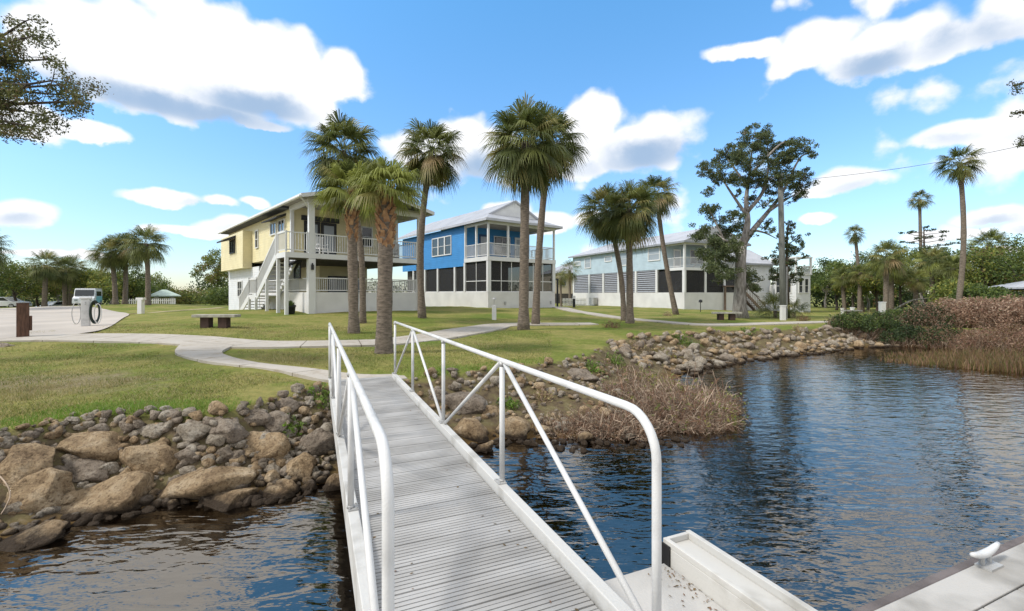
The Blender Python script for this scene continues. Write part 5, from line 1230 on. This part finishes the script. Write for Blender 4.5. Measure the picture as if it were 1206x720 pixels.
scatter(78, (3.2,17,13.5,22.8), .22, .62, 'tan stone in the far rock bank across the cove', 'stones of the far rock bank', 3, (.42,.4,.18), 1.3)
def rubble(name, label, n, boxes, smin, smax, seed):
    r = random.Random(seed); mb = {k: MB() for k in range(3)}; one = MB(); ks = ('rock','rockp','rockg')
    src = {k: [([tuple(v.co) for v in me.vertices], [tuple(p.vertices) for p in me.polygons]) for me in VAR[k][3:]] for k in ks}
    for b in boxes:
        c = 0; t = 0
        while c < n and t < 40000:
            t += 1; x, y = r.uniform(b[0], b[1]), r.uniform(b[2], b[3])
            P = np.array([[x, y]])
            if poly_in(P, W_POLY)[0] or not poly_in(P, L_POLY)[0]: continue
            if abs((x + 2.23)*.918 + (y - 8.66)*.395 + .57) < .75 and (x + 2.23)*.395 - (y - 8.66)*.918 < .5: continue
            c += 1; s = r.uniform(smin, smax)*(b[4] if len(b) > 4 else 1); i = r.choices((0,1,2), (.35,.3,.35))[0]; V, Fs = r.choice(src[ks[i]]); E = Euler((r.uniform(-.5,.5), r.uniform(-.5,.5), r.uniform(0,6.3))).to_matrix()
            z = gz(x, y) + s*.12; one.add([tuple(E @ Vector((v[0]*s*.5, v[1]*s*.5, v[2]*s*.5)) + Vector((x,y,z))) for v in V], Fs, i)
    one.build(name, [M['rock'], M['rockp'], M['rockg']], smooth=True, tags=(label, 'rubble', None, 'stuff'))
rubble('rubble', 'fine broken stone filling the gaps of the banks', 520, [(-7.2,-2.4,4.3,9,1.5),(-7.2,-2.4,4.3,9,1.0), (-2,3.0,6.9,11.5,1.3), (3.0,17.5,13.3,22.9,2.6)], .05, .15, 4)
# dead branch on the left boulders and a dark rock by the wooden post
MB().tube(catmull([at(-6,556,4.6), at(6,568,4.5), at(12,582,4.45), at(7,596,4.4), at(1,606,4.35)], 5), [.008 - .005*i/20 for i in range(21)], 6).build('dead_branch', M['twig2'], smooth=True, tags=('grey dead branch lying on the boulders at the left border', 'branch'))
rock(2, 408, 24, 9, 'dark red brown rock on the lawn by the wooden post', 'rockg', 0, 77)

# ------------------------------------------------------------------ grass blades on the near lawn
def grass():
    r = np.random.default_rng(9); n = 150000
    y = 4.6 + 13.5*r.random(n)**1.7; x = (r.random(n)*1.30 - 1.22)*y*1.08
    P = np.stack([x, y], 1); ok = ~poly_in(P, L_POLY); dl = poly_dist(P, L_POLY)
    for nm in [o for o in COL.objects if o.name.startswith(('footpath','road'))]:
        V = np.array([v.co[:2] for v in nm.data.vertices]); 
        if len(V) == 0: continue
        # keep the blades off the paving
        for i0 in range(0, n, 20000):
            Q = P[i0:i0+20000]; D = ((Q[:,None,:] - V[None,::3,:])**2).sum(-1).min(1) if len(V) < 1500 else np.full(len(Q), 9); ok[i0:i0+20000] &= D > .30**2
    ok &= (dl > .03)
    # stay clear of the gangway's end
    P = P[ok]; dl = dl[ok]; n = len(P); z = height(P[:,0], P[:,1])
    edge = np.exp(-dl/.55)
    nn = np.array([noise.noise((a*.5, b*.5, 2)) for a, b in P])
    h = r.uniform(.018,.045,n)*(1 + 2.0*edge*(nn > -.25)*r.random(n)); h *= np.where(nn > .28, 1.9, 1.0); w = r.uniform(.0025,.005,n)*(1 + P[:,1]*.05)
    az = r.uniform(0, 6.28, n); s = np.stack([np.cos(az), np.sin(az), 0*az], 1)*w[:,None]; ln = r.normal(size=(n,2))*.55
    B = np.stack([P[:,0], P[:,1], z - .004], 1); T = B + np.stack([ln[:,0]*h, ln[:,1]*h, h], 1)
    u = r.random(n) + nn*.5 - edge*.25; mi = np.where(u < .30, 0, np.where(u < .68, 1, 2)); mi = np.where((edge > .28) & (r.random(n) < .75) & (nn > -.3), 3, mi)
    m = MB(); m.quads(np.stack([B - s, B + s, T], 1), mi)
    m.build('grass', [M['gr1'], M['gr2'], M['gr3'], M['gr4']], tags=('short olive and green grass blades on the lawn', 'grass', None, 'stuff'))
grass()

# dry leaves blown against the trough and onto the gangway end
def litter():
    r = np.random.default_rng(31); m = MB(); P = []
    for _ in range(240):
        a = r.uniform(6.3, 8.6); b = .94 - abs(r.normal())*.09; P.append(GR + GD*a + GB*b + Vector((0,0,ZP + .004 + r.random()*.008)))
    for _ in range(60):
        a = r.uniform(-.4, 7); b = -.09 - abs(r.normal())*.10 if r.random() < .5 else -GW + .1 + abs(r.normal())*.1; P.append(GR + GD*a + GB*b + Vector((0,0,.008)))
    for _ in range(700):
        y = r.uniform(6.5, 17); x = r.uniform(-13, 5); 
        if poly_in(np.array([[x,y]]), L_POLY)[0]: continue
        P.append(Vector((x, y, gz(x,y) + .03)))
    Q = []
    for p in P:
        p = np.array(p); k = .012*r.uniform(.5,1.4); t = r.uniform(0,6.28); a = np.array([math.cos(t), math.sin(t), r.normal()*.15])*k; b = np.array([-math.sin(t), math.cos(t), r.normal()*.2])*k*.5
        Q.append([p - a, p + b, p + a, p - b])
    m.quads(np.array(Q), r.integers(0, 3, len(Q))); m.build('leaf_litter', [M['gb'], M['oak3'], M['pk2']], tags=('dry brown leaves strewn on the dock, deck and lawn', 'leaf litter', None, 'stuff'))
litter()

# ------------------------------------------------------------------ things on the lawn and the drive
def bench(label, px, d, w, rz):
    b = plant(px, d); t = thing('bench', label, 'bench', b, rz, 'stone benches along the path')
    MB().box(-w/2, w/2, -.21, .21, .37, .47).build('seat', M['bench'], t, bevel=.012)
    for x in (-w*.23, w*.18): MB().box(x - .15, x + .15, -.14, .14, -.2, .369).build('leg', M['benchleg'], t, bevel=.008)
bench('pale slab bench on dark legs beside the left path', 255, 16.4, 1.5, R(3))
bench('slab bench at the foot of the old tree', 856, 26.4, 1.6, R(0))
bench('most distant slab bench near the right grove', 1003, 33, 1.3, R(2))
def post():
    b = plant(27, 13.6); t = thing('wooden_post', 'square weathered brown post with smaller board on its right', 'post', b, R(44))
    MB().box(-.13, .13, -.11, .11, -.3, 1.03).build('post', M['wood'], t, bevel=.012); MB().box(.132, .19, -.08, .08, .22, .66).build('side_board', M['wood'], t, bevel=.006)
    MB().box(-.135, .135, -.115, .115, 1.031, 1.05).build('cap', M['wood'], t)
post()
def hose_stand():
    b = plant(101, 17.2); t = thing('hose_stand', 'white pedestal with a coiled dark hose on the edge of the drive', 'hose stand', b, R(38))
    MB().box(-.13, .13, -.12, .12, -.1, 1.05).build('pedestal', M['whitealu'], t, bevel=.02)
    MB().box(-.17, .17, -.15, .15, 1.051, 1.12).build('cap', M['trim'], t, bevel=.015)
    def loop(cx, rx, rz_, zc, y, rad, nm, m, k=1):
        o = MB()
        for j in range(k): o.tube([(cx + rx*(1+.06*j)*math.cos(a), y - .03*j, zc + rz_*(1+.04*j)*math.sin(a)) for a in np.linspace(0, 2*math.pi, 28)], rad, 8, cap=False)
        o.build(nm, m, t, smooth=True)
    loop(.27, .11, .36, .56, -.10, .02, 'hose', M['hose'], 6); loop(-.25, .12, .40, .52, -.10, .014, 'thin_hose', M['alu'], 1); loop(.36, .10, .36, .5, -.26, .012, 'thin_hose', M['trim'], 2)
    MB().tube([(0,-.12,.92),(0,-.2,.92),(0,-.22,.84)], .022, 8).build('tap', M['alu'], t)
    o = MB(); o.lathe([(.42,-.05),(.42,.015),(.38,.02)], 18); o.build('base', M['benchleg'], t)
hose_stand()
def bollard(label, px, d, h, w=.11, top='flat'):
    b = plant(px, d); t = thing('bollard', label, 'bollard', b, 0, 'white bollards along the paths')
    MB().box(-w, w, -w, w, -.2, h).build('post', M['trim'], t, bevel=.01)
    if top == 'tee': MB().box(-.22, .22, -.13, .13, h + .001, h + .13).build('cap', M['trim'], t, bevel=.01)
    elif top == 'lamp':
        MB().box(-.02, .02, -.02, .02, h, h + .3).build('stake', M['alu'], t); MB().lathe([(.03,h+.3),(.12,h+.31),(.10,h+.35),(.02,h+.4)], 12).build('lamp', M['alu'], t)
    else: MB().box(-w-.02, w+.02, -w-.02, w+.02, h + .001, h + .06).build('cap', M['trim'], t, bevel=.008)
bollard('white bollard with a wide cap beyond the drive', 166, 28, .85, .13, 'tee')
bollard('white bollard at the path bend before the blue house', 582, 23.5, .74, .11, 'lamp')
bollard('white bollard at the foot of the utility pole', 922, 26.6, .82, .12)
bollard('white bollard at the right end of the far path', 1039, 30, 1.0, .14)
bollard('small distant bollard behind the farthest bench', 1004, 38, .62, .11)
bollard('tiny farthest bollard left of the farthest bench', 992, 42, .6, .09)
def lamps():
    b = plant(656.5, 46); t = thing('lamp_post', 'tall black lamp post with side arm right of the blue house', 'lamp post', b)
    MB().box(-.09, .09, -.09, .09, -.2, 2.75).build('post', M['black'], t); MB().box(-.75, .1, -.08, .08, 2.751, 2.88).build('arm', M['black'], t); MB().box(-.72, -.5, -.1, .1, 2.6, 2.75).build('lantern', M['black'], t)
    b = plant(676, 45); t = thing('path_light', 'short black path light with white cap before the beige house', 'path light', b, 0, 'black path lights'); MB().box(-.12, .12, -.12, .12, -.1, .85).build('post', M['black'], t); MB().box(-.13, .13, -.13, .13, .851, 1.15).build('lamp', M['trim'], t)
    b = plant(825, 36); t = thing('path_light', 'small black path light before the white base wall of the grey house', 'path light', b, 0, 'black path lights'); MB().tube([(0,0,-.1),(0,0,.75)], .03, 8).build('post', M['black'], t); MB().lathe([(.03,.75),(.15,.78),(.13,.95),(.03,1.0)], 12).build('lamp', M['black'], t)
lamps()
def pickets(label, px0, px1, d0, d1, h):
    a, b = plant(px0, d0), plant(px1, d1); t = thing('picket_fence', label, 'fence', a); m = MB(); q = b - a; n = int(q.length/.22); hd = q.normalized()
    for i in range(n+1): c = q*i/n; m.beam(c + Vector((0,0,-.1)), c + Vector((0,0,h)), .10, .03)
    m.beam(Vector((0,0,h*.75)), q + Vector((0,0,h*.75)), .04, .08); m.beam(Vector((0,0,h*.2)), q + Vector((0,0,h*.2)), .04, .08); m.build('pickets', M['trim'], t)
pickets('low white picket fence between the blue and grey houses', 660, 690, 58, 60, 1.0)
pickets('low white fence below the small pavilion', 150, 206, 56, 57, .9)
def car(label, px, d, rz, colm):
    b = plant(px, d); t = thing('parked_car', label, 'car', b, rz, 'vehicles parked beyond the drive'); L, Wc = 4.5, 1.8
    body = [(-2.25,.35),(-2.25,.75),(-1.9,.92),(-1.0,.98),(1.2,.98),(2.1,.85),(2.25,.6),(2.25,.35)]
    o = MB().prism([(x,-Wc/2,z) for x,z in body], (0,Wc,0)).build('body', colm, t, bevel=.05)
    cab = [(-1.5,.97),(-.95,1.42),(.5,1.46),(1.25,.97)]
    MB().prism([(x,-Wc/2+.12,z) for x,z in cab], (0,Wc-.24,0)).build('cabin', colm, t, bevel=.06)
    g = MB(); win = [(-1.3,1.0),(-.88,1.36),(.45,1.39),(1.02,1.0)]
    g.prism([(x,-Wc/2+.11,z) for x,z in win], (0,Wc-.22,0)); g.build('window', M['glass'], t)
    for x in (-1.4,1.4):
        for y in (-Wc/2 + .1, Wc/2 - .1):
            w = MB(); w.tube([(x,y-.1,.33),(x,y+.1,.33)], .33, 18); wo = w.build('wheel', M['rubber'], t); w = MB(); w.tube([(x,y-.11,.33),(x,y+.11,.33)], .19, 14); w.build('rim', M['alu'], wo)
    for y in (-.6,.6): MB().box(2.2, 2.27, y-.16, y+.16, .62, .76).build('headlight', M['glass2'], t)
car('white car parked beyond the drive at the left border', 6, 56, R(8), M['carwhite'])
car('white car beyond the drive between the far palms', 69, 63, R(85), M['carwhite'])
def van():
    d = 52; b = plant(103.5, d); t = thing('camper_van', 'white and teal camper van parked beyond the drive', 'van', b, R(-58), 'vehicles parked beyond the drive'); t.scale = (.88,)*3; Wc = 2.0
    prof = [(-2.4,.35),(-2.4,2.0),(-2.2,2.15),(1.3,2.15),(1.75,1.25),(2.3,1.05),(2.35,.35)]
    MB().prism([(x,-Wc/2,z) for x,z in prof], (0,Wc,0)).build('body', M['carwhite'], t, bevel=.06); MB().box(-2.3, 1.0, -Wc/2 - .010, -Wc/2 - .001, .45, 1.26).build('side_panel', M['teal'], t); MB().box(-2.3, 1.0, Wc/2 + .001, Wc/2 + .010, .45, 1.26).build('side_panel', M['teal'], t)
    MB().box(-2.35, 1.25, -Wc/2+.03, Wc/2-.03, 2.151, 2.28).build('roof', M['carwhite'], t, bevel=.05)
    MB().prism([(1.36,-.9,2.07),(1.72,-.9,1.32),(1.80,-.9,1.34),(1.44,-.9,2.09)], (0,1.8,0)).build('windshield', M['glass'], t)
    MB().prism([(1.74,-1.015,1.22),(2.33,-1.015,1.02),(2.40,-1.015,.4),(1.9,-1.015,.4)], (0,2.03,0)).build('nose', M['carwhite'], t)
    for y in (-Wc/2 - .012, Wc/2 + .002): MB().box(-1.8, .9, y, y+.01, 1.3, 1.9).build('window', M['glass'], t)
    for x in (-1.5,1.5):
        for y in (-.9,.9): w = MB(); w.tube([(x,y-.12,.36),(x,y+.12,.36)], .36, 18); wo = w.build('wheel', M['rubber'], t); w = MB(); w.tube([(x,y-.13,.36),(x,y+.13,.36)], .2, 14); w.build('rim', M['alu'], wo)
    for y in (-.65,.65): MB().box(2.38, 2.43, y-.15, y+.15, .7, .9).build('headlight', M['glass2'], t)
van()

# ------------------------------------------------------------------ sky, sun, camera
SUN_EL, SUN_AZ = R(47), R(-112)        # azimuth measured from the view direction, to the left and behind
def sky():
    w = bpy.data.worlds.new('World'); scn.world = w; w.use_nodes = True; N = w.node_tree.nodes; L = w.node_tree.links
    bg = N['Background']; bg.inputs['Strength'].default_value = .15
    st = N.new('ShaderNodeTexSky'); st.sky_type = 'NISHITA'; st.sun_disc = False; st.sun_elevation = SUN_EL; st.sun_rotation = SUN_AZ
    st.air_density = 1.0; st.dust_density = .3; st.ozone_density = 1.4
    def ma(op, a, b=None, c=None, clamp=False):
        k = N.new('ShaderNodeMath'); k.operation = op; k.use_clamp = clamp
        for i, v in enumerate((a, b, c)):
            if v is None: continue
            if isinstance(v, (int, float)): k.inputs[i].default_value = v
            else: L.new(v, k.inputs[i])
        return k.outputs[0]
    tc = N.new('ShaderNodeTexCoord'); sp = N.new('ShaderNodeSeparateXYZ'); L.new(tc.outputs['Generated'], sp.inputs[0])
    az = ma('ARCTAN2', sp.outputs['X'], sp.outputs['Y']); el = ma('ARCSINE', sp.outputs['Z'])
    cmb = N.new('ShaderNodeCombineXYZ'); L.new(az, cmb.inputs[0]); L.new(ma('MULTIPLY', el, 1.2), cmb.inputs[1])
    def nz(s, d, ro, vec=None, off=(0,0,0)):
        mp = N.new('ShaderNodeMapping'); mp.inputs['Location'].default_value = off; L.new(vec or cmb.outputs[0], mp.inputs[0])
        k = N.new('ShaderNodeTexNoise'); k.inputs['Scale'].default_value = s; k.inputs['Detail'].default_value = d; k.inputs['Roughness'].default_value = ro
        L.new(mp.outputs[0], k.inputs['Vector']); return k.outputs['Fac']
    n1 = nz(7, 7, .58); n2 = nz(3.2, 4, .5, off=(4,2,0)); n3 = nz(16, 5, .6, off=(1,7,0))
    azw = ma('MULTIPLY_ADD', ma('SUBTRACT', n2, .5), .10, az); elw = ma('MULTIPLY_ADD', ma('SUBTRACT', n1, .5), .05, el)
    CL = [(130,-80,260,90,75),(360,-170,170,60,50),(1180,-80,220,80,60),(780,-230,200,60,50),(60,60,95,62,60),(150,48,125,70,75),(250,52,115,62,70),(335,74,75,46,60),(392,86,46,30,36),(200,112,225,42,38),(300,112,120,36,36),(20,142,75,32,28),(105,158,62,18,14),(300,147,48,10,8),  # leading ones sit above the view, added to whiten the water's reflections
          (25,254,50,24,20),(200,236,75,17,12),(258,240,42,14,9),(275,266,62,16,14),(302,240,28,11,8),(500,182,64,32,34),(565,182,64,48,40),(700,150,50,38,32),(762,170,88,40,36),(690,188,64,32,24),(640,264,54,18,14),(600,250,40,14,10),
          (875,62,62,15,10),(955,54,66,34,28),(1030,64,84,38,36),(1110,48,84,52,34),(1185,22,90,50,42),(1130,156,76,27,20),(1195,150,66,32,26),(1000,215,64,27,20),(968,226,42,16,12),(1150,255,66,20,18),(1205,266,66,20,16),(1100,276,64,13,9),(960,259,32,10,7),
          (90,300,90,10,7),(230,272,90,12,9),(1150,300,70,9,6),(690,262,34,14,10),(-200,120,160,70,40),(1500,140,180,60,30)]
    Mx = None; Bx = None
    SH = {(200,112):1,(300,112):.9,(762,170):1,(565,182):.8,(690,188):.7,(1030,64):.9,(1110,48):.7,(1185,22):.6,(25,254):.6,(1150,255):.6,(1205,266):.6,(1000,215):.5,(1130,156):.5,(1195,150):.5,(200,236):.4,(275,266):.4}
    for px, py, rx, ru, rd in CL:
        a = math.atan((px - CX)/F); e = math.atan((HY - py)/F*math.cos(a)); c = math.cos(a)**2
        sx = F/(rx*c*.93 + 1e-6); su = F/(ru*max(.55, c)); sd = F/(rd*max(.55, c))
        dx = ma('MULTIPLY', ma('SUBTRACT', azw, a), sx); y = ma('SUBTRACT', elw, e)
        dy = ma('MAXIMUM', ma('MULTIPLY', y, su), ma('MULTIPLY', y, -sd))
        v = ma('SUBTRACT', 1, ma('SQRT', ma('ADD', ma('MULTIPLY', dx, dx), ma('MULTIPLY', dy, dy))))
        Mx = v if Mx is None else ma('SMOOTH_MAX', Mx, v, .15)
        t = ma('SUBTRACT', .42, ma('MULTIPLY', y, su), clamp=True); bx = ma('MULTIPLY', ma('MULTIPLY', t, SH.get((px, py), .12)), ma('ADD', v, .15, clamp=True))
        Bx = bx if Bx is None else ma('MAXIMUM', Bx, bx)
    # clouds added all round and higher up, mostly unseen, to whiten the water's reflections
    up = ma('SUBTRACT', ma('ABSOLUTE', az), 1.0, clamp=True); hi = ma('MULTIPLY', ma('SUBTRACT', el, .555, clamp=True), 8, clamp=True)
    gen = ma('MULTIPLY_ADD', ma('SUBTRACT', nz(2.2, 6, .55, tc.outputs['Generated'], (3,1,5)), .35), 3.4, ma('SUBTRACT', ma('MULTIPLY', ma('MAXIMUM', ma('MULTIPLY', up, 2, clamp=True), hi), 1.0), 1.0))
    Mx = ma('MAXIMUM', Mx, gen)
    def vor(sc, off):
        mp = N.new('ShaderNodeMapping'); mp.inputs['Location'].default_value = off; L.new(cmb.outputs[0], mp.inputs[0])
        nv = N.new('ShaderNodeTexNoise'); nv.inputs['Scale'].default_value = sc*.8; nv.inputs['Detail'].default_value = 2; L.new(mp.outputs[0], nv.inputs['Vector'])
        vm = N.new('ShaderNodeVectorMath'); vm.operation = 'MULTIPLY_ADD'; L.new(nv.outputs['Color'], vm.inputs[0]); vm.inputs[1].default_value = (.5/sc,)*3; L.new(mp.outputs[0], vm.inputs[2])
        k = N.new('ShaderNodeTexVoronoi'); k.feature = 'SMOOTH_F1'; k.inputs['Scale'].default_value = sc; k.inputs['Smoothness'].default_value = .35; L.new(vm.outputs[0], k.inputs['Vector']); return k.outputs['Distance']
    puff = ma('MULTIPLY_ADD', ma('SUBTRACT', .45, vor(9, (1,2,0))), .55, ma('MULTIPLY', ma('SUBTRACT', .45, vor(22, (3,1,0))), .35))
    den = ma('ADD', Mx, ma('MULTIPLY_ADD', ma('SUBTRACT', n1, .5), .85, ma('MULTIPLY_ADD', ma('SUBTRACT', n3, .5), .35, puff)))
    mr = N.new('ShaderNodeMapRange'); mr.interpolation_type = 'SMOOTHSTEP'; L.new(den, mr.inputs[0]); mr.inputs[1].default_value = -.05; mr.inputs[2].default_value = .26
    # cloud colour: sunlit tops, blue-grey undersides
    sh = N.new('ShaderNodeMapRange'); sh.interpolation_type = 'SMOOTHSTEP'; L.new(ma('MULTIPLY_ADD', ma('SUBTRACT', n1, .5), -.6, ma('MULTIPLY_ADD', puff, -.22, Bx)), sh.inputs[0]); sh.inputs[1].default_value = .08; sh.inputs[2].default_value = .62
    cm = N.new('ShaderNodeMix'); cm.data_type = 'RGBA'; L.new(sh.outputs[0], cm.inputs[0]); cm.inputs[6].default_value = (5.2,5.22,5.3,1); cm.inputs[7].default_value = (1.9,2.6,3.6,1)
    hs = N.new('ShaderNodeHueSaturation'); hs.inputs['Saturation'].default_value = 1.08; hs.inputs['Value'].default_value = 1.0; L.new(st.outputs[0], hs.inputs['Color'])
    tint = N.new('ShaderNodeMix'); tint.data_type = 'RGBA'; tint.blend_type = 'MULTIPLY'; tint.inputs[0].default_value = 1; L.new(hs.outputs[0], tint.inputs[6]); tr_ = N.new('ShaderNodeValToRGB'); L.new(ma('MULTIPLY', el, 1.6, clamp=True), tr_.inputs[0]); tr_.color_ramp.elements[0].color = (.66,.70,.80,1); e_ = tr_.color_ramp.elements.new(.32); e_.color = (.86,1.0,1.12,1); tr_.color_ramp.elements[-1].color = (.80,1.34,1.45,1); L.new(tr_.outputs[0], tint.inputs[7])
    mx = N.new('ShaderNodeMix'); mx.data_type = 'RGBA'; L.new(ma('MULTIPLY', mr.outputs[0], .97), mx.inputs[0]); L.new(tint.outputs[2], mx.inputs[6]); L.new(cm.outputs[2], mx.inputs[7])
    L.new(mx.outputs[2], bg.inputs['Color'])
    w.cycles.sampling_method = 'MANUAL'; w.cycles.sample_map_resolution = 512
sky()
sun = bpy.data.lights.new('sun', 'SUN'); sun.energy = 2.3; sun.angle = R(9); sun.color = (1, .955, .88)
so = bpy.data.objects.new('sun', sun); COL.objects.link(so)
dv = Vector((math.sin(SUN_AZ)*math.cos(SUN_EL), math.cos(SUN_AZ)*math.cos(SUN_EL), math.sin(SUN_EL)))
so.rotation_euler = dv.to_track_quat('Z', 'Y').to_euler(); so.location = dv*60
cam = bpy.data.cameras.new('camera'); cam.sensor_width = 36; cam.lens = 36*F/1206; cam.shift_y = (HY - 360)/1206; cam.clip_end = 6000; cam.clip_start = .05
co = bpy.data.objects.new('camera', cam); COL.objects.link(co); co.location = (0, 0, CH); co.rotation_euler = (R(90), 0, 0); scn.camera = co
scn.view_settings.view_transform = 'Standard'; scn.view_settings.look = 'None'; scn.view_settings.exposure = .5; scn.view_settings.gamma = 1
scn.view_settings.use_curve_mapping = False
scn.cycles.max_bounces = 8; scn.cycles.transparent_max_bounces = 12; scn.cycles.diffuse_bounces = 3; scn.cycles.glossy_bounces = 3
scn.cycles.use_denoising = True; scn.cycles.sample_clamp_indirect = 6
